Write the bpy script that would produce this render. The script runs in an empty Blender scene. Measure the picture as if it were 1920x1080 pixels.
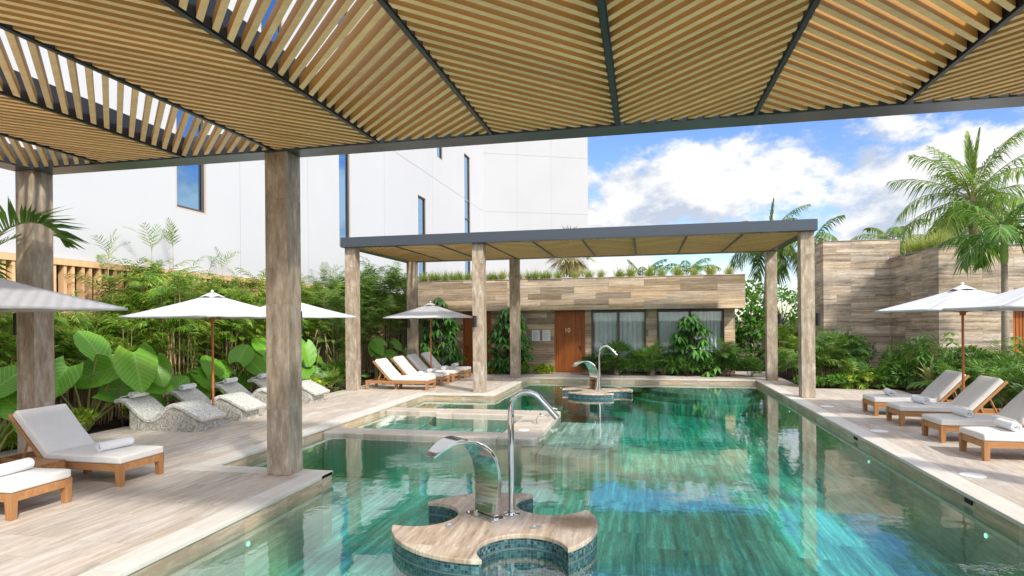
import bpy, math, random
import numpy as np
from mathutils import Vector, Matrix
SC = bpy.context.scene
COL = SC.collection
R = math.radians
rng = np.random.default_rng(7)
random.seed(7)

# ------------------------------------------------------------------ camera
cam_d = bpy.data.cameras.new('camera'); cam = bpy.data.objects.new('camera', cam_d); COL.objects.link(cam)
cam_d.sensor_width = 36; cam_d.lens = 36*1156.3/1920; cam_d.shift_y = (602.1-540)/1920
cam_d.clip_start = 0.05; cam_d.clip_end = 3000
cam.matrix_world = Matrix.Translation((0, 0, 2.1)) @ Matrix.Rotation(0.2113, 4, 'Z') @ Matrix.Rotation(R(90), 4, 'X') @ Matrix.Rotation(-0.0085, 4, 'Z')
SC.camera = cam
# ------------------------------------------------------------------ render, sun, sky
SC.view_settings.view_transform = 'Standard'; SC.view_settings.look = 'None'
SC.view_settings.exposure = 0.80; SC.view_settings.gamma = 1
cy = SC.cycles
cy.use_denoising = True; cy.max_bounces = 9; cy.diffuse_bounces = 4; cy.glossy_bounces = 5
cy.transmission_bounces = 6; cy.transparent_max_bounces = 16; cy.volume_bounces = 0
cy.caustics_reflective = False; cy.caustics_refractive = False; cy.sample_clamp_indirect = 6
SUN_EL, SUN_AZ = 40.0, 133.0          # azimuth clockwise from +Y
sd = Vector((math.cos(R(SUN_EL))*math.sin(R(SUN_AZ)), math.cos(R(SUN_EL))*math.cos(R(SUN_AZ)), math.sin(R(SUN_EL))))
sl = bpy.data.lights.new('sun', 'SUN'); sl.energy = 2.7; sl.angle = R(3.5); sl.color = (1, .935, .84)
so = bpy.data.objects.new('sun', sl); COL.objects.link(so); so.rotation_euler = sd.to_track_quat('Z', 'Y').to_euler()
so.location = (20, -20, 40)

W = bpy.data.worlds.new('World'); SC.world = W; W.use_nodes = True
def build_world():
    nt = W.node_tree; n = nt.nodes; l = nt.links; n.clear()
    def N(t, **k):
        x = n.new(t)
        for a, b in k.items(): setattr(x, a, b)
        return x
    out = N('ShaderNodeOutputWorld'); bg = N('ShaderNodeBackground'); bgc = N('ShaderNodeBackground')
    sky = N('ShaderNodeTexSky', sky_type='NISHITA'); sky.sun_disc = False
    sky.sun_elevation = R(SUN_EL); sky.sun_rotation = R(SUN_AZ)
    sky.air_density = 1.0; sky.dust_density = 0.6; sky.ozone_density = 2.5
    hs = N('ShaderNodeHueSaturation'); hs.inputs['Saturation'].default_value = 1.2; hs.inputs['Hue'].default_value = .515
    l.new(sky.outputs[0], hs.inputs['Color']); l.new(hs.outputs[0], bg.inputs[0]); bg.inputs[1].default_value = 0.13
    tc = N('ShaderNodeTexCoord')
    mp = N('ShaderNodeMapping'); mp.inputs['Scale'].default_value = (1, 1, 1.75); mp.inputs['Location'].default_value = (2.6, 1.15, 0.18)
    l.new(tc.outputs['Generated'], mp.inputs[0])
    def noise(src, scale, det, rough, dist=0.0):
        x = N('ShaderNodeTexNoise'); x.inputs['Scale'].default_value = scale; x.inputs['Detail'].default_value = det
        x.inputs['Roughness'].default_value = rough; x.inputs['Distortion'].default_value = dist
        l.new(src, x.inputs['Vector']); return x.outputs['Fac']
    def M(op, a, b=None, c=None):
        x = N('ShaderNodeMath', operation=op)
        for i, v in enumerate((a, b, c)):
            if v is None: continue
            if isinstance(v, (int, float)): x.inputs[i].default_value = v
            else: l.new(v, x.inputs[i])
        return x.outputs[0]
    def mr(v, a, b, c, d, smooth=True):
        x = N('ShaderNodeMapRange'); x.interpolation_type = 'SMOOTHSTEP' if smooth else 'LINEAR'
        l.new(v, x.inputs['Value'])
        for i, q in zip((1, 2, 3, 4), (a, b, c, d)): x.inputs[i].default_value = q
        return x.outputs[0]
    sep = N('ShaderNodeSeparateXYZ'); l.new(tc.outputs['Generated'], sep.inputs[0]); z = sep.outputs['Z']
    big = noise(mp.outputs[0], 2.7, 2, .5); fine = noise(mp.outputs[0], 6.5, 10, .62, .1)
    bank = mr(z, .20, .37, .12, -.07)                        # cumulus bank low over the horizon, blue above
    bank = M('ADD', bank, mr(z, .0, .09, -.10, 0))
    d = M('ADD', M('ADD', M('MULTIPLY', big, .55), M('MULTIPLY', fine, .45)), bank)
    mask = mr(d, .525, .585, 0, 1)
    off = N('ShaderNodeVectorMath', operation='ADD'); l.new(mp.outputs[0], off.inputs[0]); off.inputs[1].default_value = (sd.x*.05, sd.y*.05, .07)
    d2 = M('ADD', M('MULTIPLY', noise(off.outputs[0], 2.7, 2, .5), .55), M('MULTIPLY', noise(off.outputs[0], 6.5, 8, .6, .1), .45))
    sh = M('SUBTRACT', M('SUBTRACT', d, bank), d2)
    cr = N('ShaderNodeValToRGB'); e = cr.color_ramp.elements
    e[0].position = .44; e[0].color = (.55, .62, .74, 1); e[1].position = .58; e[1].color = (1, 1, 1, 1)
    l.new(M('ADD', M('MULTIPLY', sh, 1.9), .535), cr.inputs[0])
    l.new(cr.outputs[0], bgc.inputs[0])
    dt = N('ShaderNodeVectorMath', operation='DOT_PRODUCT'); l.new(tc.outputs['Generated'], dt.inputs[0]); dt.inputs[1].default_value = tuple(sd)
    l.new(M('MULTIPLY', mr(dt.outputs['Value'], .05, .95, 1., 2.5), .63), bgc.inputs[1])          # clouds brightened towards the sun, out of view, as added fill
    mask = M('MAXIMUM', mask, mr(dt.outputs['Value'], .10, .75, 0, .9))                          # unseen cloud cover added around the sun for fill light
    mx = N('ShaderNodeMixShader'); l.new(mask, mx.inputs[0]); l.new(bg.outputs[0], mx.inputs[1]); l.new(bgc.outputs[0], mx.inputs[2])
    l.new(mx.outputs[0], out.inputs[0])
build_world()

# ------------------------------------------------------------------ materials
class NT:
    def __init__(s, name):
        s.m = bpy.data.materials.new(name); s.m.use_nodes = True; s.t = s.m.node_tree; s.n = s.t.nodes; s.l = s.t.links
        s.n.clear(); s.out = s.n.new('ShaderNodeOutputMaterial')
    def N(s, t, ins=None, **k):
        x = s.n.new('ShaderNode'+t)
        for a, b in k.items(): setattr(x, a, b)
        for a, b in (ins or {}).items(): s.set(x.inputs[a], b)
        return x
    def set(s, inp, v):
        if isinstance(v, bpy.types.NodeSocket): s.l.new(v, inp)
        else: inp.default_value = v
    def M(s, op, a, b=0.0, c=0.0):
        x = s.N('Math', operation=op)
        for i, v in enumerate((a, b, c)): s.set(x.inputs[i], v)
        return x.outputs[0]
    def ramp(s, f, stops):
        x = s.N('ValToRGB'); e = x.color_ramp.elements
        while len(e) < len(stops): e.new(.5)
        for q, (p, c) in zip(e, stops): q.position = p; q.color = (*c, 1) if len(c) == 3 else c
        s.l.new(f, x.inputs[0]); return x.outputs[0]
    def noise(s, vec, scale, det=4, rough=.55, dist=0):
        x = s.N('TexNoise', {'Scale': scale, 'Detail': det, 'Roughness': rough, 'Distortion': dist})
        if vec is not None: s.l.new(vec, x.inputs['Vector'])
        return x.outputs['Fac']
    def mix(s, f, a, b, mode='MIX'):
        x = s.N('Mix', data_type='RGBA', blend_type=mode); s.set(x.inputs[0], f)
        s.set(x.inputs[6], a if isinstance(a, bpy.types.NodeSocket) else (*a, 1)); s.set(x.inputs[7], b if isinstance(b, bpy.types.NodeSocket) else (*b, 1))
        return x.outputs[2]
    def comb(s, a, b, c=0.0):
        x = s.N('CombineXYZ')
        for i, v in enumerate((a, b, c)): s.set(x.inputs[i], v)
        return x.outputs[0]
    def bump(s, h, st=.2, dist=.01):
        x = s.N('Bump', {'Strength': st, 'Distance': dist}); s.l.new(h, x.inputs['Height']); return x.outputs[0]
    def bsdf(s, col, rough=.6, spec=.4, metal=0, nrm=None, **k):
        x = s.N('BsdfPrincipled'); s.set(x.inputs['Base Color'], col if isinstance(col, bpy.types.NodeSocket) else (*col, 1))
        s.set(x.inputs['Roughness'], rough); s.set(x.inputs['Specular IOR Level'], spec); s.set(x.inputs['Metallic'], metal)
        if nrm is not None: s.l.new(nrm, x.inputs['Normal'])
        for a, b in k.items(): s.set(x.inputs[a], b)
        return x
    def end(s, sh):
        s.l.new(sh.outputs[0] if hasattr(sh, 'outputs') else sh, s.out.inputs[0]); return s.m
    def uvw(s, mode):
        tc = s.N('TexCoord')
        if mode == 'uv': return tc.outputs['UV']
        q = s.N('SeparateXYZ'); s.l.new(tc.outputs['Object'], q.inputs[0]); x, y, z = q.outputs
        if mode == 'floory': return s.comb(y, x)
        if mode == 'floorx': return s.comb(x, y)
        if mode == 'wall': return s.comb(s.M('ADD', x, y), z)
        if mode == 'col':
            oi = s.N('ObjectInfo'); r = s.M('MULTIPLY', oi.outputs['Random'], 9.)
            return s.comb(s.M('ADD', z, s.M('MULTIPLY', r, .0)), s.M('ADD', s.M('ADD', x, y), r))

def stone(name, mode, bw, bh, ramp, vs=16., mortar=.003, mcol=(.10, .085, .07), var=(.72, 1.12), rough=.55, spec=.35, bump=.35, offs=.37, freq=3, stain=None, us=1.5):
    s = NT(name); v = s.uvw(mode)
    b = s.N('TexBrick', {'Scale': 1.0, 'Mortar Size': mortar, 'Mortar Smooth': .2, 'Brick Width': bw, 'Row Height': bh,
                         'Color1': (0, 0, 0, 1), 'Color2': (1, 1, 1, 1), 'Mortar': (.5, .5, .5, 1)}, offset=offs, offset_frequency=freq)
    s.l.new(v, b.inputs['Vector'])
    rnd = s.N('SeparateColor'); s.l.new(b.outputs['Color'], rnd.inputs[0]); rnd = rnd.outputs[0]
    q = s.N('SeparateXYZ'); s.l.new(v, q.inputs[0]); u, w = q.outputs[0], q.outputs[1]
    warp = s.M('MULTIPLY', s.noise(v, 1.6, 3), .10)
    warp = s.M('ADD', warp, s.M('MULTIPLY', s.noise(v, 9., 3), .022))
    vv = s.comb(s.M('ADD', s.M('MULTIPLY', u, us), s.M('MULTIPLY', rnd, 31.)), s.M('ADD', s.M('MULTIPLY', s.M('ADD', w, warp), vs), s.M('MULTIPLY', rnd, 17.)), s.M('MULTIPLY', rnd, 5.))
    n1 = s.noise(vv, 1.0, 6, .62)
    n2 = s.noise(s.comb(s.M('MULTIPLY', u, 9.), s.M('MULTIPLY', s.M('ADD', w, warp), 55.), rnd), 1., 4, .7)
    f = s.M('ADD', s.M('ADD', s.M('MULTIPLY', n1, .62), s.M('MULTIPLY', n2, .26)), s.M('MULTIPLY', s.noise(v, 2.2, 4, .6), .12))
    c = s.ramp(f, ramp)
    mr = s.N('MapRange', {'From Min': 0, 'From Max': 1, 'To Min': var[0], 'To Max': var[1]}); s.l.new(rnd, mr.inputs[0])
    hsv = s.N('HueSaturation'); s.l.new(c, hsv.inputs['Color']); s.l.new(mr.outputs[0], hsv.inputs['Value'])
    mr2 = s.N('MapRange', {'From Min': 0, 'From Max': 1, 'To Min': 1.15, 'To Max': .8}); s.l.new(s.M('FRACT', s.M('MULTIPLY', rnd, 7.3)), mr2.inputs[0]); s.l.new(mr2.outputs[0], hsv.inputs['Saturation'])
    c = hsv.outputs[0]
    if stain:
        tc = s.N('TexCoord'); d = s.N('VectorMath', operation='DISTANCE'); s.l.new(tc.outputs['Object'], d.inputs[0]); d.inputs[1].default_value = stain
        m = s.N('MapRange', {'From Min': .20, 'From Max': .36, 'To Min': .75, 'To Max': 0}); s.l.new(s.M('ADD', d.outputs['Value'], s.M('MULTIPLY', s.noise(tc.outputs['Object'], 7, 4), .12)), m.inputs[0])
        c = s.mix(m.outputs[0], c, (.16, .085, .022), 'MIX')
    c = s.mix(s.M('MULTIPLY', b.outputs['Fac'], .75), c, mcol)
    h = s.M('SUBTRACT', f, s.M('MULTIPLY', b.outputs['Fac'], .8))
    return s.end(s.bsdf(c, s.M('ADD', s.M('MULTIPLY', n2, .25), rough-.12), spec, nrm=s.bump(h, bump, .006)))

def plain(name, col, rough=.5, spec=.4, metal=0, nscale=None, namp=.1, bump=0, bscale=40, **k):
    s = NT(name); c = col; nr = None; tc = s.N('TexCoord')
    if nscale:
        n = s.noise(tc.outputs['Object'], nscale, 5, .6)
        m = s.N('MapRange', {'From Min': .25, 'From Max': .75, 'To Min': 1-namp, 'To Max': 1+namp}); s.l.new(n, m.inputs[0])
        h = s.N('HueSaturation', {'Color': (*col, 1)}); s.l.new(m.outputs[0], h.inputs['Value']); c = h.outputs[0]
    if bump: nr = s.bump(s.noise(tc.outputs['Object'], bscale, 4, .6), bump, .01)
    return s.end(s.bsdf(c, rough, spec, metal, nr, **k))

def wood(name, c1, c2, rough=.5, ax=0, sc=1.0, side=None):
    s = NT(name); tc = s.N('TexCoord'); mp = s.N('Mapping'); v = [14*sc]*3; v[ax] = 1.1*sc; mp.inputs['Scale'].default_value = v
    oi = s.N('ObjectInfo'); geo = s.N('NewGeometry')
    ad = s.N('VectorMath', operation='ADD'); s.l.new(tc.outputs['Object'], mp.inputs[0]); s.l.new(mp.outputs[0], ad.inputs[0])
    s.l.new(s.comb(s.M('MULTIPLY', oi.outputs['Random'], 40.), s.M('MULTIPLY', geo.outputs['Random Per Island'], 60.), 0.), ad.inputs[1])
    n = s.noise(ad.outputs[0], 1.2, 6, .65, .6); c = s.ramp(n, [(.28, c1), (.72, c2)])
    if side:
        nq = s.N('SeparateXYZ'); s.l.new(tc.outputs['Normal'], nq.inputs[0]); c = s.mix(s.M('LESS_THAN', s.M('ABSOLUTE', nq.outputs[2]), .55), c, side)  # upright faces take a darker colour, painting in the shade between slats
    m = s.N('MapRange', {'From Min': 0, 'From Max': 1, 'To Min': .86, 'To Max': 1.12}); s.l.new(geo.outputs['Random Per Island'], m.inputs[0])
    h = s.N('HueSaturation'); s.l.new(c, h.inputs['Color']); s.l.new(m.outputs[0], h.inputs['Value'])
    return s.end(s.bsdf(h.outputs[0], rough, .35, nrm=s.bump(n, .15, .004)))

def leaf(name, c1, c2, c3=None, rough=.42, tr=.35, vein=False):
    s = NT(name); geo = s.N('NewGeometry'); oi = s.N('ObjectInfo'); tc = s.N('TexCoord')
    f = s.M('ADD', s.M('MULTIPLY', geo.outputs['Random Per Island'], .7), s.M('MULTIPLY', s.noise(tc.outputs['Object'], 1.7, 3), .5))
    f = s.M('ADD', f, s.M('MULTIPLY', s.M('SUBTRACT', oi.outputs['Random'], .5), .22))
    st = [(.2, c1), (.75, c2)] + ([(.98, c3)] if c3 else [])
    c = s.ramp(f, st)
    if vein:
        uv = tc.outputs['UV']; q = s.N('SeparateXYZ'); s.l.new(uv, q.inputs[0])
        wv = s.M('ABSOLUTE', q.outputs[0])
        ph = s.M('FRACT', s.M('SUBTRACT', s.M('MULTIPLY', q.outputs[1], 9.), s.M('MULTIPLY', wv, 6.)))
        line = s.M('GREATER_THAN', ph, .80); mid = s.M('LESS_THAN', wv, .035)
        c = s.mix(s.M('MULTIPLY', s.M('MAXIMUM', line, mid), .55), c, (.30, .48, .12))
    b = s.bsdf(c, rough, .45)
    t = s.N('BsdfTranslucent'); s.l.new(s.mix(.5, c, (.25, .40, .04)), t.inputs[0])
    mx = s.N('MixShader', {0: tr}); s.l.new(b.outputs[0], mx.inputs[1]); s.l.new(t.outputs[0], mx.inputs[2])
    return s.end(mx)

def mosaic(name, ramp, tile, grout, rough=.2, spec=.5):
    s = NT(name); v = s.uvw('uv')
    b = s.N('TexBrick', {'Scale': 1.0, 'Mortar Size': tile*.07, 'Mortar Smooth': .1, 'Brick Width': tile, 'Row Height': tile, 'Color1': (0, 0, 0, 1), 'Color2': (1, 1, 1, 1), 'Mortar': (.5, .5, .5, 1)}, offset=0.)
    s.l.new(v, b.inputs['Vector'])
    c = s.ramp(b.outputs['Color'], ramp); c = s.mix(b.outputs['Fac'], c, grout)
    return s.end(s.bsdf(c, rough, spec, nrm=s.bump(s.M('SUBTRACT', 1., b.outputs['Fac']), .4, .003)))

DECKR = [(.30, (.27, .21, .165)), (.42, (.43, .365, .30)), (.54, (.54, .475, .41)), (.68, (.70, .64, .575))]
WALLR = [(.30, (.17, .12, .08)), (.43, (.37, .275, .185)), (.55, (.53, .415, .295)), (.68, (.72, .61, .475))]
COLR = [(.33, (.19, .13, .082)), (.45, (.33, .25, .172)), (.55, (.45, .365, .275)), (.60, (.54, .45, .35)), (.66, (.72, .63, .51))]
m_deck = stone('travertine_deck', 'floory', 1.25, .32, DECKR, 13, .0025, (.26, .22, .19), (.86, 1.06), .55, .3)
m_deckx = stone('travertine_walk', 'floorx', .9, .30, DECKR, 13, .0025, (.26, .22, .19), (.82, 1.05), .55, .3)
m_cope = stone('travertine_coping', 'floory', 1.1, 7., [(.3, (.52, .475, .42)), (.7, (.72, .68, .62))], 16, .002, (.3, .27, .24), (.93, 1.04), .5, .3)
m_copex = stone('travertine_coping_across', 'floorx', 1.1, 7., [(.3, (.52, .475, .42)), (.7, (.72, .68, .62))], 16, .002, (.3, .27, .24), (.93, 1.04), .5, .3)
m_wall = stone('travertine_wall', 'wall', 1.35, .245, WALLR, 15, .003, (.09, .075, .06), (.48, 1.28), .6, .25, us=.9)
m_wall2 = stone('travertine_wall_grey', 'wall', 1.3, .30, [(.34, (.10, .082, .068)), (.43, (.28, .225, .17)), (.53, (.50, .405, .305)), (.64, (.70, .60, .48))], 10, .003, (.10, .09, .075), (.74, 1.10), .6, .25, us=.55)
m_col = stone('travertine_pillar', 'col', 1.45, 30., COLR, 10, .0025, (.2, .17, .14), (.85, 1.1), .5, .35, us=2.6)
m_pwall = stone('pool_wall_stone', 'wall', .85, .5, WALLR[1:], 15, .003, (.2, .17, .13), (.8, 1.15), .4, .4)
m_pfloor = stone('pool_floor_stone', 'floory', 1.5, .6, [(.34, (.15, .145, .12)), (.45, (.33, .315, .27)), (.53, (.50, .48, .42)), (.63, (.84, .82, .75))], 11, .003, (.28, .25, .2), (.84, 1.1), .5, .3, us=.55)
m_isl = stone('island_top_stone', 'floory', .8, .34, [(.34, (.20, .14, .10)), (.45, (.40, .31, .23)), (.54, (.52, .425, .33)), (.64, (.68, .59, .49))], 14, .002, (.3, .24, .19), (.9, 1.05), .4, .4, stain=(.84, .10, 0))
m_spa = stone('spa_top_stone', 'floorx', .9, .5, DECKR, 15, .002, (.28, .23, .19), (.85, 1.05), .4, .4)
m_tealmos = mosaic('dark_teal_mosaic', [(0, (.008, .022, .032)), (.3, (.012, .045, .06)), (.6, (.02, .08, .10)), (.85, (.045, .13, .15)), (1, (.12, .24, .25))], .033, (.10, .13, .13))
m_greymos = mosaic('grey_mosaic', [(0, (.38, .37, .33)), (.25, (.52, .51, .47)), (.5, (.62, .62, .59)), (.75, (.70, .70, .67)), (1, (.78, .78, .76))], .028, (.50, .49, .45), .3)
m_greymos_shade = mosaic('grey_mosaic_shaded', [(0, (.22, .21, .18)), (.3, (.33, .32, .28)), (.55, (.42, .41, .37)), (.8, (.52, .52, .49)), (1, (.64, .64, .61))], .028, (.42, .41, .37), .3)  # darker copy of the grey mosaic, shade of the plinth put into its colour
m_slat = wood('pale_slat_wood_shaded_sides', (.74, .485, .235), (.88, .655, .365), .55, 0, .5, side=(.40, .212, .045))  # side colour carries painted shade, the undersides stay pale
m_teak = wood('teak', (.30, .135, .05), (.47, .245, .105), .5, 0)
m_teakz = wood('teak_upright', (.30, .135, .05), (.47, .245, .105), .5, 2)
m_pole = wood('umbrella_pole_wood', (.36, .10, .035), (.47, .16, .06), .4, 2)
m_door = wood('door_wood', (.26, .072, .012), (.42, .135, .030), .45, 2)
m_batten = wood('batten_wood', (.60, .36, .18), (.74, .48, .27), .55, 2)
m_steel = plain('dark_grey_steel', (.060, .072, .090), .30, .5, .35)
m_black = plain('black_steel', (.010, .011, .013), .4, .5)
m_lamp = plain('black_lamp_metal', (.012, .012, .014), .35, .5)
m_chrome = plain('polished_chrome', (.62, .62, .625), .05, .5, 1.0)
m_cush = plain('pale_cushion_fabric', (.69, .668, .64), .9, .15, 0, 6, .05, .15, 220)
m_towel = plain('white_towel', (.82, .83, .85), .95, .1, 0, 30, .04, .5, 160)
m_canopy = plain('umbrella_fabric', (.60, .607, .63), .85, .15, 0, 3, .03, .08, 200)
m_stucco = plain('white_stucco', (.50, .508, .53), .85, .2, 0, .35, .03, .22, 26)
m_stucco2 = plain('white_panel', (.43, .436, .455), .85, .2, 0, .35, .03, .12, 26)
m_joint = plain('facade_joint', (.37, .375, .385), .9)
m_soffit = plain('soffit_grey', (.35, .34, .33), .8)
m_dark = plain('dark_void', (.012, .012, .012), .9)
m_frame = plain('bronze_window_frame', (.10, .085, .075), .45, .5, .3)
m_reveal = plain('beige_window_reveal', (.50, .42, .36), .7)
m_soil = plain('garden_soil', (.045, .032, .022), .95, .1, 0, 5, .4, .8, 25)
m_ground = plain('dry_ground', (.14, .12, .075), .95, .1, 0, .4, .35, .5, 6)
m_white = plain('white_plastic', (.8, .8, .79), .4)
m_base = plain('umbrella_base_metal', (.42, .45, .48), .3, .5, .6)
m_paper = plain('notice_paper', (.78, .80, .83), .5)
m_print = plain('notice_print', (.33, .36, .42), .7)
m_brass = plain('brass_number', (.85, .74, .55), .4, .5, .2)
m_cane = wood('cane_stems', (.24, .155, .07), (.58, .44, .25), .6, 2)
m_canegreen = wood('green_stems', (.13, .17, .04), (.34, .32, .10), .55, 2)
m_trunk = wood('palm_trunk', (.17, .13, .10), (.36, .30, .24), .8, 0, 1.2)
m_shaft = plain('palm_crownshaft', (.22, .36, .07), .45, .4, 0, 4, .15)
m_bark = wood('bark', (.07, .05, .035), (.19, .15, .11), .85, 2)
L_bam = leaf('cane_palm_leaf', (.034, .11, .008), (.13, .29, .016), (.48, .45, .06))
L_bamdk = leaf('dark_cane_palm_leaf', (.028, .085, .014), (.10, .22, .03), (.25, .30, .06))
L_ear = leaf('elephant_ear_leaf', (.055, .20, .006), (.13, .36, .014), (.30, .42, .03), .42, .33, True)
L_schef = leaf('schefflera_leaf', (.025, .11, .022), (.085, .26, .045), (.20, .40, .08), .28, .25)
L_coco = leaf('coconut_leaf', (.045, .12, .015), (.16, .28, .04), (.42, .40, .14), .4, .35)
L_cocob = leaf('ragged_coconut_leaf', (.09, .19, .02), (.26, .38, .05), (.52, .48, .18), .4, .4)
L_palm = leaf('garden_palm_leaf', (.025, .095, .014), (.095, .24, .03), (.22, .36, .06), .4, .32)
L_fan = leaf('fan_palm_leaf', (.06, .16, .02), (.17, .32, .04), (.30, .38, .08), .45, .35)
L_shrub = leaf('dark_shrub_leaf', (.018, .070, .012), (.070, .18, .026), (.20, .34, .05), .38, .28)
L_light = leaf('light_shrub_leaf', (.05, .16, .02), (.13, .30, .035), (.24, .42, .06), .4, .3)
L_lime = leaf('lime_croton_leaf', (.12, .24, .010), (.36, .46, .03), (.55, .52, .10), .4, .3)
L_grape = leaf('sea_grape_leaf', (.03, .13, .02), (.10, .27, .04), (.22, .40, .08), .35, .35)
L_grass = leaf('roof_grass_blade', (.15, .25, .03), (.42, .46, .09), (.62, .44, .28), .6, .4)
L_dry = leaf('dry_drooping_leaf', (.20, .15, .06), (.36, .30, .13), (.16, .22, .06), .6, .25)
L_strap = leaf('striped_strap_leaf', (.14, .18, .05), (.40, .38, .16), (.30, .12, .10), .4, .3)
L_red = plain('red_flower', (.55, .03, .06), .5)
L_yel = plain('yellow_flower', (.75, .55, .02), .5)

def water_mat():
    s = NT('pool_water'); geo = s.N('NewGeometry'); tc = s.N('TexCoord')
    mp = s.N('Mapping'); mp.inputs['Scale'].default_value = (1, 1.0, 1); s.l.new(tc.outputs['Object'], mp.inputs[0])
    h = s.M('ADD', s.M('MULTIPLY', s.noise(mp.outputs[0], 1.3, 2, .5), .9), s.M('ADD', s.M('MULTIPLY', s.noise(mp.outputs[0], 6.5, 3, .55), .17), s.M('MULTIPLY', s.noise(mp.outputs[0], 22., 2, .5), .025)))
    b = s.N('Bump', {'Strength': .40, 'Distance': .016}); s.l.new(h, b.inputs['Height'])
    dt = s.N('VectorMath', operation='DOT_PRODUCT'); s.l.new(b.outputs[0], dt.inputs[0]); s.l.new(geo.outputs['Incoming'], dt.inputs[1])
    c = s.M('SUBTRACT', 1., s.M('MINIMUM', s.M('ABSOLUTE', dt.outputs['Value']), 1.))
    F = s.M('ADD', .022, s.M('MULTIPLY', .978, s.M('POWER', c, 3.8)))
    tr = s.N('BsdfTransparent', {0: (1, 1, 1, 1)}); gl = s.N('BsdfGlossy', {'Color': (1, 1, 1, 1), 'Roughness': .0}); s.l.new(b.outputs[0], gl.inputs['Normal'])
    mx = s.N('MixShader'); s.l.new(F, mx.inputs[0]); s.l.new(tr.outputs[0], mx.inputs[1]); s.l.new(gl.outputs[0], mx.inputs[2])
    s.l.new(mx.outputs[0], s.out.inputs[0])
    va = s.N('VolumeAbsorption', {'Color': (.13, .87, .80, 1), 'Density': .62}); s.l.new(va.outputs[0], s.out.inputs[1])
    return s.m
m_water = water_mat()
def glass_mat(name, tint, base, lo=.06):
    s = NT(name); geo = s.N('NewGeometry')
    dt = s.N('VectorMath', operation='DOT_PRODUCT'); s.l.new(geo.outputs['Normal'], dt.inputs[0]); s.l.new(geo.outputs['Incoming'], dt.inputs[1])
    F = s.M('ADD', lo, s.M('MULTIPLY', 1-lo, s.M('POWER', s.M('SUBTRACT', 1., s.M('MINIMUM', s.M('ABSOLUTE', dt.outputs['Value']), 1.)), 3.0)))
    gl = s.N('BsdfGlossy', {'Color': (*tint, 1), 'Roughness': .01}); mx = s.N('MixShader'); s.l.new(F, mx.inputs[0])
    if base is None: a = s.N('BsdfTransparent', {0: (.90, .95, .95, 1)})
    else: a = s.bsdf(base, .3, .3)
    s.l.new(a.outputs[0], mx.inputs[1]); s.l.new(gl.outputs[0], mx.inputs[2]); return s.end(mx)
m_glass = glass_mat('clear_glass', (1, 1, 1), None, .05)
m_hglass = glass_mat('blue_mirror_glass', (.42, .70, 1.0), (.02, .05, .09), .55)
m_curtain = plain('curtain_fabric', (.74, .79, .81), .9, .1, 0, 3, .05)
s_ = NT('pool_light_glow'); em = s_.N('Emission', {0: (.55, 1, .92, 1), 1: .9}); m_glow = s_.end(em)

# ------------------------------------------------------------------ mesh building
class MB:
    def __init__(s): s.v = []; s.f = []; s.uv = {}
    def add(s, vs, fs, uvs=None):
        o = len(s.v); s.v += [tuple(map(float, p)) for p in vs]
        for k, f in enumerate(fs):
            if uvs is not None: s.uv[len(s.f)] = uvs[k]
            s.f.append(tuple(i+o for i in f))
        return s
    def box(s, x0, x1, y0, y1, z0, z1, M=None):
        vs = [(x, y, z) for z in (z0, z1) for y in (y0, y1) for x in (x0, x1)]
        if M is not None: vs = [M @ Vector(p) for p in vs]
        return s.add(vs, [(0, 2, 3, 1), (4, 5, 7, 6), (0, 1, 5, 4), (2, 6, 7, 3), (0, 4, 6, 2), (1, 3, 7, 5)])
    def prism(s, poly, z0, z1, caps=True, uvt=1.0):
        n = len(poly); vs = [(x, y, z0) for x, y in poly]+[(x, y, z1) for x, y in poly]; fs = []; uv = []; d = 0
        for i in range(n):
            j = (i+1) % n; L = math.dist(poly[i], poly[j]); fs.append((i, j, n+j, n+i)); uv.append([(d, z0), (d+L, z0), (d+L, z1), (d, z1)]); d += L
        if caps:
            fs += [tuple(range(n))[::-1], tuple(range(n, 2*n))]; uv += [[poly[i] for i in range(n)][::-1], list(poly)]
        return s.add(vs, fs, uv)
    def tube(s, pts, r, seg=8, caps=True):
        pts = [Vector(p) for p in pts]; n = len(pts); rs = r if hasattr(r, '__len__') else [r]*n; vs = []; fs = []
        t = (pts[1]-pts[0]).normalized(); a = Vector((0, 0, 1)) if abs(t.z) < .9 else Vector((1, 0, 0)); u = t.cross(a).normalized()
        for i, p in enumerate(pts):
            t = (pts[min(i+1, n-1)]-pts[max(i-1, 0)]).normalized(); u = (u-t*u.dot(t)).normalized(); w = t.cross(u)
            for k in range(seg):
                an = 2*math.pi*k/seg; vs.append(p+(u*math.cos(an)+w*math.sin(an))*rs[i])
        for i in range(n-1):
            for k in range(seg): fs.append((i*seg+k, i*seg+(k+1) % seg, (i+1)*seg+(k+1) % seg, (i+1)*seg+k))
        if caps: fs += [tuple(range(seg))[::-1], tuple(range((n-1)*seg, n*seg))]
        return s.add(vs, fs)
    def lathe(s, prof, c=(0, 0, 0), seg=20):
        vs = []; fs = []; n = len(prof)
        for r, z in prof:
            for k in range(seg): a = 2*math.pi*k/seg; vs.append((c[0]+r*math.cos(a), c[1]+r*math.sin(a), c[2]+z))
        for i in range(n-1):
            for k in range(seg): fs.append((i*seg+k, i*seg+(k+1) % seg, (i+1)*seg+(k+1) % seg, (i+1)*seg+k))
        fs += [tuple(range(seg))[::-1], tuple(range((n-1)*seg, n*seg))]
        return s.add(vs, fs)
    def build(s, name, mat, parent=None, smooth=False, bevel=0, bseg=2, subsurf=0):
        me = bpy.data.meshes.new(name); me.from_pydata(s.v, [], s.f)
        if s.uv:
            u = me.uv_layers.new(name='UVMap')
            for fi, q in s.uv.items():
                for li, c in zip(me.polygons[fi].loop_indices, q): u.data[li].uv = c
        return link(name, me, mat, parent, smooth, bevel, bseg, subsurf)
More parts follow.
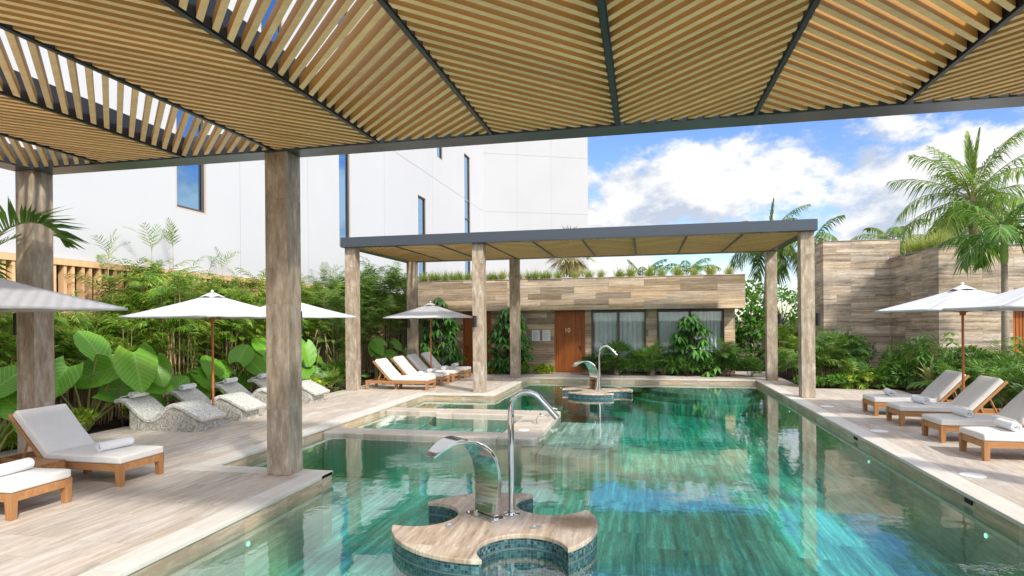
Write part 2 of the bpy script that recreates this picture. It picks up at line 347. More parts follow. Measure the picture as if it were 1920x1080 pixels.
def link(name, me, mat, parent=None, smooth=False, bevel=0, bseg=2, subsurf=0):
    me.materials.append(mat)
    if smooth:
        me.polygons.foreach_set('use_smooth', [True]*len(me.polygons))
        if smooth != 'all': me.set_sharp_from_angle(angle=R(smooth if smooth is not True else 40))
    me.update(); o = bpy.data.objects.new(name, me); COL.objects.link(o)
    if parent: o.parent = parent
    if bevel:
        b = o.modifiers.new('bevel', 'BEVEL'); b.width = bevel; b.segments = bseg; b.limit_method = 'ANGLE'; b.angle_limit = R(35); b.harden_normals = False
    if subsurf:
        b = o.modifiers.new('sub', 'SUBSURF'); b.levels = subsurf; b.render_levels = subsurf
    return o
def tag(o, label, cat, group=None, kind=None):
    if label: o['label'] = label
    if cat: o['category'] = cat
    if group: o['group'] = group
    if kind: o['kind'] = kind
    return o
def struct(o): o['kind'] = 'structure'; return o
def thing(name, label, cat, loc=(0, 0, 0), rz=0, group=None):
    o = bpy.data.objects.new(name, None); COL.objects.link(o); o.location = loc; o.rotation_euler = (0, 0, rz); o.empty_display_size = .2
    return tag(o, label, cat, group)
def dup(o, loc, rz, label, group=None, sc=None):
    r = o.copy(); COL.objects.link(r); r.location = loc; r.rotation_euler = (0, 0, rz); r['label'] = label
    if group: r['group'] = group
    if sc: r.scale = (sc, sc, sc) if not hasattr(sc, '__len__') else sc
    def kids(a, b):
        for ch in a.children:
            c = ch.copy(); COL.objects.link(c); c.parent = b; kids(ch, c)
    kids(o, r); return r
class Leaves:
    """many separate leaf blades in one mesh"""
    def __init__(s): s.V = []; s.F = []; s.n = 0
    def add(s, P, D, S, L, Wd, droop=.15, base=.3, mid=.45):
        P = np.atleast_2d(P).astype(float); n = len(P); D = np.broadcast_to(np.asarray(D, float), (n, 3)); S = np.broadcast_to(np.asarray(S, float), (n, 3))
        D = D/(np.linalg.norm(D, axis=1, keepdims=True)+1e-9); S = S-(S*D).sum(1, keepdims=True)*D; S = S/(np.linalg.norm(S, axis=1, keepdims=True)+1e-9)
        L = np.broadcast_to(np.asarray(L, float), (n,))[:, None]; Wd = np.broadcast_to(np.asarray(Wd, float), (n,))[:, None]; dr = np.broadcast_to(np.asarray(droop, float), (n,))[:, None]
        g = np.array([[0, 0, -1.]]); m = P+D*L*mid+g*dr*L*.22; t = P+D*L+g*dr*L
        vs = np.stack([P-S*Wd*base/2, P+S*Wd*base/2, m+S*Wd/2, m-S*Wd/2, t], 1).reshape(-1, 3); s.V.append(vs)
        i = (np.arange(n)*5+s.n)[:, None]; s.F.append((i+np.array([[0, 1, 2, 3]])).tolist()); s.F.append((i+np.array([[3, 2, 4]])).tolist()); s.n += 5*n
        return s
    def build(s, name, mat, parent=None):
        me = bpy.data.meshes.new(name); V = np.concatenate(s.V); F = [f for q in s.F for f in q]; me.from_pydata(V.tolist(), [], F)
        return link(name, me, mat, parent, 'all')
def unit(v): v = np.asarray(v, float); return v/(np.linalg.norm(v)+1e-9)
def frond(LV, ST, p, az, el, length, droop, n=16, ll=.25, lw=.025, ld=.3, fwd=.55, vee=.25, r0=.008, start=.15, roll=0., rg=rng):
    """feather palm frond: a drooping rachis with leaflets to both sides"""
    k = 12; pts = [np.asarray(p, float)]; a = el
    h = np.array([math.cos(az), math.sin(az), 0.])
    for i in range(k):
        t = math.cos(a)*h+math.sin(a)*np.array([0, 0, 1.]); pts.append(pts[-1]+t*length/k); a -= droop/k*(.5+1.0*i/k)
    pts = np.array(pts); ST.tube(pts.tolist(), [r0*(1-.75*i/k) for i in range(k+1)], 5, False)
    ts = start+(1-start)*(np.arange(n)+.5)/n; idx = ts*k; i0 = np.minimum(idx.astype(int), k-1); fr = (idx-i0)[:, None]
    P = pts[i0]*(1-fr)+pts[i0+1]*fr; T = pts[i0+1]-pts[i0]; T /= np.linalg.norm(T, axis=1, keepdims=True)
    side = np.array([-math.sin(az), math.cos(az), 0.]); U = np.cross(T, side); U *= np.sign(U[:, 2:3]+1e-6)
    side = side*math.cos(roll)+U*math.sin(roll)
    env = np.sin(np.pi*np.clip(ts*.86+.14, 0, 1))**.55
    for sg in (-1, 1):
        j = rg.normal(0, .10, (n, 3)); f = (fwd+.55*ts)[:, None]
        D = T*f+sg*side*(1-.35*ts)[:, None]+U*vee+j
        LV.add(P, D, T+j*.3, ll*env*(.85+.3*rg.random(n)), lw*(.8+.4*rg.random(n)), ld*(.7+.6*rg.random(n)), .5)
    return pts
def lerp(a, b, t): return a+(b-a)*t

# ------------------------------------------------------------------ setting: ground, deck, pool
WZ = -0.14
def rects(mb, rs, z): 
    for x0, x1, y0, y1 in rs: mb.add([(x0, y0, z), (x1, y0, z), (x1, y1, z), (x0, y1, z)], [(0, 1, 2, 3)])
mb = MB(); B = 1200
rects(mb, [(-B, -60, -B, B), (60, B, -B, B), (-60, 60, -B, -30), (-60, 60, 60, B), (-60, -20, -30, 60), (20, 60, -30, 60), (-20, 20, -30, -9), (-20, 20, 44, 60)], -.06)
struct(mb.build('ground', m_ground))
mb = MB(); rects(mb, [(-20, -10.45, -9, 16.6), (-20, -9.2, 16.6, 25), (7.2, 20, -9, 20.05), (4.75, 20, 20.05, 44), (-20, 3.0, 25.1, 44), (3.0, 4.75, 26.2, 44)], -.03)
struct(mb.build('garden_soil', m_soil))
mb = MB()
rects(mb, [(-10.45, -4.65, -9, 7.7), (-10.45, -6.58, 7.7, 16.6), (-9.2, -6.58, 16.6, 17.38), (-9.2, -4.5, 17.38, 22.75), (4.05, 7.2, -9, 20.05), (4.05, 4.75, 20.05, 22.75), (-4.65, 4.05, -9, 1.2)], 0)
struct(mb.build('pool_deck', m_deck))
mb = MB(); rects(mb, [(-9.2, 4.75, 22.75, 25.0), (3.0, 4.75, 25.0, 26.2)], 0); struct(mb.build('walkway', m_deckx))
# skirt under the deck rims so its edges are solid
mb = MB()
for x0, x1, y0, y1 in ((-10.45, -10.35, -9, 16.6), (-9.2, -9.1, 16.6, 25), (7.1, 7.2, -9, 20.05)): mb.box(x0, x1, y0, y1, -.2, -.004)
struct(mb.build('deck_edge', m_deck))
PX0, PX1 = -6.28, 3.75
OUT = [(-4.35, 1.5), (3.75, 1.5), (3.75, 22.45), (-4.2, 22.45), (-4.2, 17.08), (-6.28, 17.08), (-6.28, 8.0), (-4.35, 8.0)]
# coping: lighter band with a nosing, butted at the corners
n_ = .02; c_ = .30
mb = MB()
for x0, x1, y0, y1 in ((-4.65, -4.35+n_, 1.2, 8.0), (3.75-n_, 4.05, 1.2, 22.75), (-6.58, -6.28+n_, 8.0, 17.08), (-4.5, -4.2+n_, 17.08, 22.75)): mb.box(x0, x1, y0, y1, -.045, .004)
struct(mb.build('pool_coping', m_cope, None, False, .006))
mb = MB()
for x0, x1, y0, y1 in ((-6.58, -4.35+n_, 7.7, 8.0+n_), (-6.58, -4.5, 17.08-n_, 17.38), (-4.2+n_, 3.75-n_, 22.45-n_, 22.75), (-4.35+n_, 3.75-n_, 1.2, 1.5+n_)):
    mb.box(x0, x1, y0, y1, -.045, .0035)
struct(mb.build('pool_coping', m_copex, None, False, .006))
PD = -.95
mb = MB(); n = len(OUT)
for i in range(n):
    (x0, y0), (x1, y1) = OUT[i], OUT[(i+1) % n]
    mb.add([(x0, y0, PD), (x1, y1, PD), (x1, y1, -.045), (x0, y0, -.045)], [(0, 3, 2, 1)])
struct(mb.build('pool_wall', m_pwall))
mb = MB(); mb.add([(x, y, PD) for x, y in OUT], [tuple(range(n))]); struct(mb.build('pool_floor', m_pfloor))
mb = MB()     # shallow ledges and steps under water
def disc(cx, cyy, r, a0, a1, k=20): return [(cx+r*math.cos(R(a0+(a1-a0)*i/k)), cyy+r*math.sin(R(a0+(a1-a0)*i/k))) for i in range(k+1)]
for r_, z_ in ((2.0, -.32), (2.35, -.46), (2.7, -.6)): mb.prism([(1.9-r_, 22.45), *disc(1.9, 22.45, r_*.86, 180, 352), (3.74, 22.45)], PD, z_)
mb.prism([(-1.96, 11.2), (-1.6, 11.0), (-.9, 11.1), (-.55, 11.9), (-.5, 13.3), (-.5, 14.75), (-1.96, 14.75)], PD, -.34)
mb.box(-6.28, -4.2, 14.75, 17.08, PD, -.42)
struct(mb.build('pool_step', m_pfloor, None, False, .02))
e_ = .006
WOUT = [(-4.35-e_, 1.5-e_), (3.75+e_, 1.5-e_), (3.75+e_, 22.45+e_), (-4.2-e_, 22.45+e_), (-4.2-e_, 17.08+e_), (-6.28-e_, 17.08+e_), (-6.28-e_, 8.0-e_), (-4.35-e_, 8.0-e_)]
mb = MB(); mb.prism(WOUT, PD-.05, WZ); struct(mb.build('pool_water', m_water))

# ------------------------------------------------------------------ hot tub in the pool
t = thing('hot_tub', 'low stone walled hot tub built into the pool with a flat service ledge', 'hot tub', (0, 0, 0))
z1 = -.07
for q in ((-6.275, -2.73, 11.2, 11.75), (-6.275, -4.9, 14.25, 14.75), (-4.9, -2.73, 14.02, 14.75)): mb = MB(); mb.box(*q, PD, z1); mb.build('wall', m_spa, t, False, .03, 3)
mb = MB(); mb.prism([(-2.73, 11.2), (-2.05, 11.2), (-1.97, 11.28), (-1.97, 14.67), (-2.05, 14.75), (-2.73, 14.75)], PD, z1); mb.build('ledge', m_spa, t, False, .03, 3)
mb = MB(); mb.box(-6.275, -4.9, 11.75, 14.25, PD, -.40); mb.box(-4.9, -2.73, 11.75, 12.2, PD, -.42); mb.box(-4.9, -2.73, 13.5, 14.02, PD, -.42); mb.build('bench', m_pfloor, t, False, .02)
mb = MB(); mb.lathe([(.11, 0), (.115, .008), (.10, .014), (.0, .016)], (-2.36, 12.0, z1), 24); mb.build('cover', m_white, t, True)
mb = MB()
for k in range(8): mb.box(-2.62+k*.035, -2.60+k*.035, 13.0, 13.22, z1, z1+.006)
mb.build('grate', m_base, t)
for (x, y) in ((-2.22, 12.75), (-2.12, 13.85)):
    mb = MB(); mb.tube([(x, y, z1), (x, y, z1+.12), (x+.03, y+.02, z1+.17), (x+.10, y+.06, z1+.18), (x+.16, y+.1, z1+.155)], .017, 10); mb.lathe([(.035, 0), (.035, .012), (.018, .02)], (x, y, z1), 14)
    mb.box(x+.05, x+.075, y+.02, y+.09, z1+.18, z1+.225); mb.build('tap', m_chrome, t, True)

# ------------------------------------------------------------------ islands with spout and swan neck pipe
def island_outline(Rr=1.06, r=.43, d=.87, bites=(174, 55, -60), st=2.0):
    pts = []; a = 0.; cs = [(d*math.cos(R(b)), d*math.sin(R(b))) for b in bites]
    ins = lambda x, y: any((x-cx)**2+(y-cy_)**2 < r*r for cx, cy_ in cs)
    for b, (cx, cy_) in sorted(zip(bites, cs), key=lambda q: q[0] % 360):
        half = math.degrees(math.acos((Rr*Rr+d*d-r*r)/(2*Rr*d))); pts.append((b % 360, half, cx, cy_))
    poly = []
    for i, (b, half, cx, cy_) in enumerate(pts):
        nb, nh = pts[(i+1) % 3][:2]
        # bite arc, entered from the outer circle on the clockwise side
        p0 = (Rr*math.cos(R(b-half)), Rr*math.sin(R(b-half))); p1 = (Rr*math.cos(R(b+half)), Rr*math.sin(R(b+half)))
        a0 = math.atan2(p0[1]-cy_, p0[0]-cx); a1 = math.atan2(p1[1]-cy_, p1[0]-cx)
        while a1 > a0: a1 -= 2*math.pi
        for k in range(1, 20): a = a0+(a1-a0)*k/20; poly.append((cx+r*math.cos(a), cy_+r*math.sin(a)))
        e0, e1 = b+half, nb-nh
        if e1 < e0: e1 += 360
        for k in range(0, 17): a = R(e0+(e1-e0)*k/16); poly.append((Rr*math.cos(a), Rr*math.sin(a)))
    return poly
def offset_poly(P, d):
    n = len(P); o = []
    for i in range(n):
        a, b, c = Vector(P[i-1]), Vector(P[i]), Vector(P[(i+1) % n]); t = ((b-a).normalized()+(c-b).normalized()).normalized(); o.append((b.x+t.y*d, b.y-t.x*d))
    return o
ISL = island_outline()
def island(loc, rz, label):
    t = thing('pool_island', label, 'pool island', loc, rz, 'clover shaped islands in the pool')
    mb = MB(); mb.prism(offset_poly(ISL, .012), -.045, .004); mb.build('stone_top', m_isl, t, False, .01)
    mb = MB(); mb.prism(ISL, PD+.3, -.045); mb.build('mosaic_side', m_tealmos, t, 30)
    mb = MB(); mb.prism(offset_poly(ISL, .008), WZ-.012, WZ+.004, False); mb.prism(offset_poly(ISL, .0), WZ-.012, WZ+.004); mb.build('mosaic_trim', plain('teal_trim', (.10, .17, .18), .3), t)
    for x, y in ((-.42, -.24), (.45, -.13)):
        mb = MB(); mb.lathe([(.05, .004), (.052, .010), (.036, .012), (.034, .006), (0, .006)], (x, y, 0), 20); mb.build('inlet', m_base, t, True)
    return t
island((-1.55, 6.3, 0), 0, 'clover shaped stone island with dark teal mosaic sides, nearest the camera')
island((-1.42, 18.8, 0), R(24), 'clover shaped stone island with dark teal mosaic sides at the far end of the pool')
def pipe(loc, rz, label):
    t = thing('shower_pipe', label, 'pool shower', loc, rz, 'swan neck pipes on the pool islands')
    pts = [(0, 0, 0), (0, 0, .3), (0, 0, .7), (0, 0, 1.05)]
    for k in range(1, 11): a = R(180-k*13.2); pts.append((.19+.19*math.cos(a), 0, 1.13+.20*math.sin(a)))
    x, _, z = pts[-1]; pts += [(x+.10, 0, z-.105), (x+.20, 0, z-.215)]
    mb = MB(); mb.tube(pts, .034, 16); mb.build('pipe', m_chrome, t, 50)
    mb = MB(); mb.lathe([(.095, .004), (.095, .012), (.045, .016), (.043, .05), (.035, .052)], (0, 0, 0), 24); mb.build('flange', m_chrome, t, True)
    return t
pipe((-1.43, 6.56, 0), R(-4), 'tall polished swan neck pipe standing on the near island')
pipe((-1.33, 18.68, 0), R(-4), 'tall polished swan neck pipe standing on the far island')
def spout(loc, rz, label, sc=1.0):
    t = thing('water_spout', label, 'water spout', loc, rz, 'curved blade spouts on the pool islands')
    # spout runs to local -x, blade width along local y; outline (x, z) from base to mouth
    prof = [(.09, .0), (.098, .06), (.108, .16), (.118, .28), (.118, .38), (.095, .50), (.04, .61), (-.05, .70), (-.17, .765), (-.30, .785), (-.42, .765), (-.53, .715), (-.62, .655)]
    k = len(prof); wd = [.17+.06*min(i/6, 1)-.15*max(0, i/(k-1)-.55)/.45 for i in range(k)]; prof = [(x, z*1.12) for x, z in prof]; th = .026; vs = []; fs = []
    for i, (x, z) in enumerate(prof):
        a = Vector(prof[max(i-1, 0)]); b = Vector(prof[min(i+1, k-1)]); tt = (b-a).normalized(); nx, nz = -tt.y, tt.x; h = th*(1-.75*i/k)+.004
        bow = .02*math.sin(math.pi*min(1, i/6))
        for sx, w in ((1, -1), (1, 1), (-1, 1), (-1, -1)): vs.append((x-nx*h*sx, wd[i]*w, z-nz*h*sx))
    for i in range(k-1):
        for q in range(4): fs.append((i*4+q, i*4+(q+1) % 4, i*4+4+(q+1) % 4, i*4+4+q))
    fs += [(3, 2, 1, 0), tuple(range(4*k-4, 4*k))]
    mb = MB(); mb.add(vs, fs); mb.build('blade', m_chrome, t, False, .004, 2, 1)
    mb = MB(); mb.box(-.02, .19, -.23, .23, .004, .014); pl = mb.build('base_plate', m_chrome, t, False, .003)
    for x in (.01, .165):
        for y in (-.215, .215): mb = MB(); mb.lathe([(.014, .013), (.014, .024), (.006, .028)], (x, y, 0), 10); mb.build('bolt', m_chrome, t, True)
    return t
spout((-1.74, 6.38, 0), R(52), 'polished steel blade spout curving over the near island')
spout((-1.60, 18.85, 0), R(40), 'polished steel blade spout curving over the far island')
for k, (p, wl) in enumerate([((3.742, 7.9, -.36), 'x'), ((3.742, 11.6, -.36), 'x'), ((-4.342, 6.1, -.36), 'y'), ((-4.342, 4.9, -.36), 'y'), ((-6.272, 9.4, -.36), 'y'), ((-6.272, 10.3, -.36), 'y'),
                             ((3.742, 17.5, -.36), 'x'), ((-3.0, 22.442, -.36), 'z'), ((2.9, 21.0, -.28), 'u'), ((-1.1, 4.75, -.72), 'u')]):
    mb = MB(); mb.lathe([(.028, 0), (.028, .012), (.014, .016)], (0, 0, 0), 14)
    o = mb.build('pool_light', m_glow, None, True); o.location = p
    o.rotation_euler = {'x': (0, R(-90), 0), 'y': (0, R(90), 0), 'z': (R(90), 0, 0), 'u': (0, 0, 0)}[wl]
    tag(o, 'small round underwater light glowing pale cyan in the pool', 'pool light', 'underwater pool lights')
for y, lb in ((8.2, 'nearest'), (12.2, 'second')):
    mb = MB(); mb.box(3.735, 3.752, y, y+.17, -.11, -.062); tag(mb.build('skimmer_slot', m_dark), 'small dark overflow slot in the right pool wall, %s along it' % lb, 'overflow slot', 'overflow slots in the right pool wall')
for y, lb in ((9.27, 'nearest the camera'), (12.6, 'middle of the three'), (15.95, 'farthest, before the right front pillar')):
    mb = MB(); mb.lathe([(.15, .002), (.152, .008), (.12, .012), (.02, .012), (0, .006)], (4.24, y, .0), 28)
    tag(mb.build('drain_cover', m_white, None, True), 'round white lid set in the right deck edge, %s' % lb, 'drain lid', 'white lids in the right deck')

# ------------------------------------------------------------------ pergolas
def clip(poly, x0, x1, y0, y1):
    for ax, lim, sg in ((0, x0, 1), (0, x1, -1), (1, y0, 1), (1, y1, -1)):
        o = []
        for i in range(len(poly)):
            a, b = poly[i-1], poly[i]; da, db = sg*(a[ax]-lim), sg*(b[ax]-lim)
            if (da >= 0) != (db >= 0): tt = da/(da-db); o.append((a[0]+(b[0]-a[0])*tt, a[1]+(b[1]-a[1])*tt))
            if db >= 0: o.append(b)
        poly = o
        if not poly: break
    return poly
def pillar(t, x0, x1, y0, y1, z, nm='pillar'):
    mb = MB(); mb.box(-(x1-x0)/2, (x1-x0)/2, -(y1-y0)/2, (y1-y0)/2, .004, z); o = mb.build(nm, m_col, t, False, .005, 2); o.location = ((x0+x1)/2, (y0+y1)/2, 0)
    return o
def pergola(label, xs, ya, yb, zb, zs, zt, signs, pillars, bw=.16, pitch=.183, sw=.056, sh=.11):
    t = thing('pergola', label, 'pergola', (0, 0, 0), 0, 'slatted pergolas over the pool terrace')
    for p in pillars: pillar(t, *p, zb)
    x0, x1 = xs[0], xs[-1]
    mb = MB(); mb.box(x0-bw, x1+bw, yb-bw, yb, zb, zt); mb.build('beam', m_steel, t, False, .006)
    mb = MB(); mb.box(x0-bw, x1+bw, ya, ya+bw, zb, zt); mb.build('beam', m_steel, t, False, .006)
    for xa, xb in ((x0-bw, x0), (x1, x1+bw)): mb = MB(); mb.box(xa, xb, ya+bw, yb-bw, zb, zt); mb.build('beam', m_steel, t, False, .006)
    for x in xs[1:-1]:
        mb = MB(); mb.box(x-.022, x+.022, ya+bw, yb-bw, zs-.014, zs+.0); mb.box(x-.03, x+.03, ya+bw, yb-bw, zs+.0, zt-.01); mb.build('cross_bar', m_black, t)
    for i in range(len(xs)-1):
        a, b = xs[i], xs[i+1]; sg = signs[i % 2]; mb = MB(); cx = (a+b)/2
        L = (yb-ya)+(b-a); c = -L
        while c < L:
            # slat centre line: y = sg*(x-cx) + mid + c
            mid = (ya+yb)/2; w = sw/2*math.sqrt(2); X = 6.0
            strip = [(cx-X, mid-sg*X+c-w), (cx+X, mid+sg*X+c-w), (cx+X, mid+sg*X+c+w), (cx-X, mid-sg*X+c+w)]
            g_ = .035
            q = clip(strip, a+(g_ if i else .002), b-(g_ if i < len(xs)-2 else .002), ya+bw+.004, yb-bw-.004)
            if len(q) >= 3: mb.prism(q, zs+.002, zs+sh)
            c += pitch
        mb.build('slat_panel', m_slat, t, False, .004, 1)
    return t
xs_n = [-9.05, -7.80, -6.40, -4.97, -3.43, -1.88, -.295, 1.28, 2.85, 4.42, 5.97]
pergola('near slatted pergola overhead with chevron timber slats, black bars and two stone pillars in view', xs_n, 2.6, 7.98, 4.46, 4.478, 4.76, (-1, 1),
        [(-9.40, -9.07, 7.64, 7.97), (-5.12, -4.78, 7.63, 7.97), (5.95, 6.29, 7.63, 7.97), (-9.4, -9.07, 2.6, 2.94), (5.95, 6.29, 2.6, 2.94)], bw=.38)
xs_f = [-8.83, -7.45, -6.05, -4.62, -3.18, -1.73, -.27, 1.18, 2.66, 4.17]
pergola('far slatted pergola standing over the pool and deck on six stone pillars', xs_f, 17.42, 22.72, 4.41, 4.425, 4.71, (-1, 1),
        [(-9.06, -8.72, 17.6, 17.94), (-4.97, -4.63, 17.6, 17.94), (4.07, 4.41, 17.6, 17.94), (-8.93, -8.59, 22.35, 22.69), (-4.88, -4.54, 22.35, 22.69), (4.08, 4.42, 22.35, 22.69)], bw=.28)
def wall_lamp(x, y, z, nx, ny, label):
    t = thing('wall_lamp', label, 'wall lamp', (x, y, z), math.atan2(ny, nx), 'black cylinder lamps on the pillars')
    mb = MB(); mb.lathe([(.055, -.17), (.06, -.165), (.06, .165), (.055, .17), (.045, .165)], (.095, 0, 0), 20); mb.build('lamp_body', m_lamp, t, True)
    mb = MB(); mb.box(.0, .05, -.03, .03, -.05, .05); mb.build('bracket', m_lamp, t, False, .004)
wall_lamp(4.41, 17.70, 2.08, 1, 0, 'black cylinder lamp on the right front pillar of the far pergola')
wall_lamp(-4.88, 17.60, 2.1, 0, -1, 'black cylinder lamp on the middle front pillar of the far pergola')
wall_lamp(-4.89, 7.97, 2.1, 0, 1, 'black cylinder lamp on the back of the near pergola pillar by the pool edge')
wall_lamp(-9.40, 7.74, 2.12, -1, 0, 'black cylinder lamp on the pillar at the left picture edge')
wall_lamp(4.42, 22.45, 2.1, 1, 0, 'black cylinder lamp on the right back pillar of the far pergola')
wall_lamp(-8.85, 22.35, 2.05, 0, -1, 'black cylinder lamp on the back left pillar beside the grey umbrella')

# ------------------------------------------------------------------ white hotel building
def hotel():
    t = thing('hotel_building', 'tall plain white hotel building with narrow blue windows behind the hedge', 'building', (0, 0, 0))
    X = -13.0; zb = 3.62; zt = 34.; y0, y1 = -14., 49.57
    wins = [(15.15, 16.42, 5.4, 9.9), (24.75, 25.85, 5.4, 11.75), (24.75, 25.85, 11.85, 21), (31.3, 32.4, 13.2, 19.5), (34.4, 35.8, 4.4, 9.65), (37.9, 39.1, 12.75, 21), (44.1, 45.7, 5.2, 14.7), (19.2, 20.6, 9.0, 14.5), (11.6, 12.6, 8.6, 13.5), (27.8, 28.9, 17.8, 26)]
    # facade with openings: slice in y by window edges
    ys = sorted({y0, y1, *[w[0] for w in wins], *[w[1] for w in wins]}); mb = MB(); dpt = .12
    for a, b in zip(ys[:-1], ys[1:]):
        zz = sorted([(w[2], w[3]) for w in wins if w[0] <= a+1e-6 and w[1] >= b-1e-6]); z = zb
        for q0, q1 in zz+[(zt, zt)]:
            if q0 > z: mb.add([(X, a, z), (X, b, z), (X, b, q0), (X, a, q0)], [(0, 1, 2, 3)])
            z = q1
    mb.add([(X, y0, zt), (X, y1, zt), (X-16, y1, zt), (X-16, y0, zt)], [(0, 1, 2, 3)]); mb.add([(X, y0, zb), (X, y0, zt), (X-16, y0, zt), (X-16, y0, zb)], [(0, 1, 2, 3)])
    mb.build('facade', m_stucco, t)
    e = (-4.67, 53.5); mb = MB()
    mb.add([(X, y1, 0), (*e, 0), (*e, zt), (X, y1, zt)], [(0, 1, 2, 3)]); mb.add([(*e, 0), (e[0]-6, 75, 0), (e[0]-6, 75, zt), (*e, zt)], [(0, 1, 2, 3)])
    mb.add([(X, y1, zt), (*e, zt), (e[0]-6, 75, zt), (X-16, 75, zt), (X-16, y1, zt)], [(0, 1, 2, 3, 4)])
    mb.add([(X, 44, 0), (X, y1, 0), (X, y1, zb), (X, 44, zb)], [(0, 1, 2, 3)])
    mb.build('end_facade', m_stucco2, t)
    mb = MB(); mb.add([(X, y0, zb), (X-6, y0, zb), (X-6, y1, zb), (X, y1, zb)], [(0, 1, 2, 3)]); mb.build('soffit', m_soffit, t)
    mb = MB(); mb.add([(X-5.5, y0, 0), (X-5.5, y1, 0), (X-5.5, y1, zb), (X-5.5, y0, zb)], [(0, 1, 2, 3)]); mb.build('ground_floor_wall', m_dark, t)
    for y in (28.9, 42.): mb = MB(); mb.box(X-.45, X-.02, y, y+.42, 0, zb-.002); mb.build('post', m_batten, t)
    mb = MB()                                                # joints: thin recess lines standing as slim beads
    for z in (11.23,): mb.box(X, X+.006, 26.2, y1-.05, z, z+.03)
    for y in (18.0, 22.2, 29.6, 37.0): mb.box(X, X+.004, y, y+.02, zb, zt)
    mb.build('joint', m_joint, t)
    d = Vector((e[0]-X, e[1]-y1, 0)); Ld = d.length; M_ = Matrix.Translation((X, y1, 0)) @ Matrix.Rotation(math.atan2(d.y, d.x), 4, 'Z'); mb = MB()
    for z in (11.23, 16.07): mb.box(.05, Ld, -.008, 0, z, z+.04, M_)
    for q in (2.9, 5.9): mb.box(q, q+.03, -.006, 0, 0, zt, M_)
    mb.build('joint', m_joint, t)
    for (a, b, q0, q1) in wins:
        f = MB(); 
        f.box(X-dpt, X-.001, a, a+.05, q0, q1); f.box(X-dpt, X-.001, b-.05, b, q0, q1); f.box(X-dpt, X-.001, a+.05, b-.05, q0, q0+.05); f.box(X-dpt, X-.001, a+.05, b-.05, q1-.05, q1)
        w = f.build('window', m_reveal, t)
        f = MB(); xa, xb = X-dpt+.02, X-dpt+.07
        f.box(xa, xb, a+.05, a+.085, q0+.05, q1-.05); f.box(xa, xb, b-.12, b-.05, q0+.05, q1-.05); f.box(xa, xb, a+.12, b-.12, q0+.05, q0+.12); f.box(xa, xb, a+.12, b-.12, q1-.12, q1-.05)
        if q1-q0 > 6: f.box(xa, xb, a+.12, b-.12, q0+4.6, q0+4.68)
        f.build('window_frame', m_frame, w)
        f = MB(); f.box(xa-.05, xa-.02, a+.05, b-.05, q0+.05, q1-.05); f.build('pane', m_hglass, w)
    return t
hotel()
t = thing('batten_screen', 'pale timber batten screen with top rail under the white building behind the hedge', 'screen', (-12.9, 0, 0))
mb = MB(); y = 1.0; k = 0
while y < 25.5: mb.box(-.16, .0, y, y+.075, 0, 3.46); y += .26 if k % 2 else .20; k += 1
mb.build('batten', m_batten, t); pass
mb = MB(); mb.box(-.17, .03, .9, 25.7, 3.46, 3.60); mb.build('top_rail', m_batten, t)

# ------------------------------------------------------------------ pool house
def text(body, size, mat, parent, loc, rot, name='number', ext=.006):
    cu = bpy.data.curves.new(name, 'FONT'); cu.body = body; cu.size = size; cu.extrude = ext; cu.align_x = 'CENTER'; cu.align_y = 'CENTER'
    o = bpy.data.objects.new(name, cu); COL.objects.link(o); dg = bpy.context.evaluated_depsgraph_get()
    me = bpy.data.meshes.new_from_object(o.evaluated_get(dg)); bpy.data.objects.remove(o)
    q = link(name, me, mat, parent); q.location = loc; q.rotation_euler = rot; return q
def door(t, x0, x1, y, z1, num, handle='r'):
    mb = MB(); mb.box(x0, x0+.07, y-.02, y+.14, 0.003, z1); mb.box(x1-.07, x1, y-.02, y+.14, 0.003, z1); fr = mb.build('door_frame', m_door, t)
    mb = MB(); n = 12; w = (x1-x0-.14)/n
    mb.box(x0+.07, x1-.07, y+.075, y+.11, .01, z1)
    for k in range(n): mb.box(x0+.07+k*w+.007, x0+.07+(k+1)*w-.007, y+.045, y+.075, .01, z1-.003)
    d = mb.build('door', m_door, t, False, .004, 1)
    hx = x1-.20 if handle == 'r' else x0+.20; mb = MB(); mb.box(hx-.02, hx+.02, y+.02, y+.046, .88, 1.08); mb.box(hx-.12, hx+.015, y-.015, y+.008, 1.02, 1.045); mb.box(hx-.01, hx+.01, y, y+.03, 1.02, 1.045)
    mb.build('handle', m_black, d, False, .003)
    if num: text(num, .25, m_brass, d, (lerp(x0, x1, .42), y+.036, 1.70), (R(90), 0, 0))
    return d
def curtain(mb, x0, x1, y, z0, z1):
    n = int((x1-x0)/.018); vs = []; ph = random.random()*9
    for i in range(n+1):
        x = lerp(x0, x1, i/n); d = .045*math.sin(x*38+ph+1.4*math.sin(x*5.1))+.015*math.sin(x*91)
        vs += [(x, y+d, z0), (x, y+d*.6, z1)]
    mb.add(vs, [(2*i, 2*i+2, 2*i+3, 2*i+1) for i in range(n)])
def window(t, x0, x1, y, z0, z1, cur=True):
    f = MB(); q = .07
    for a, b in ((x0, x0+q), (x1-q, x1), ((x0+x1)/2-.05, (x0+x1)/2+.05)): f.box(a, b, y+.02, y+.12, z0, z1)
    f.box(x0+q, (x0+x1)/2-.05, y+.02, y+.12, z1-.09, z1); f.box((x0+x1)/2+.05, x1-q, y+.02, y+.12, z1-.09, z1)
    f.box(x0+q, (x0+x1)/2-.05, y+.02, y+.12, z0, z0+.06); f.box((x0+x1)/2+.05, x1-q, y+.02, y+.12, z0, z0+.06)
    w = f.build('window', m_frame, t, False, .004, 1)
    for a, b in ((x0+q, (x0+x1)/2-.05), ((x0+x1)/2+.05, x1-q)):
        f = MB(); f.box(a, b, y+.065, y+.075, z0+.06, z1-.09); f.build('pane', m_glass, w)
    f = MB(); curtain(f, x0+.1, x1-.1, y+.20, z0+.02, z1-.05); f.build('curtain', m_curtain, w, True)
    return w
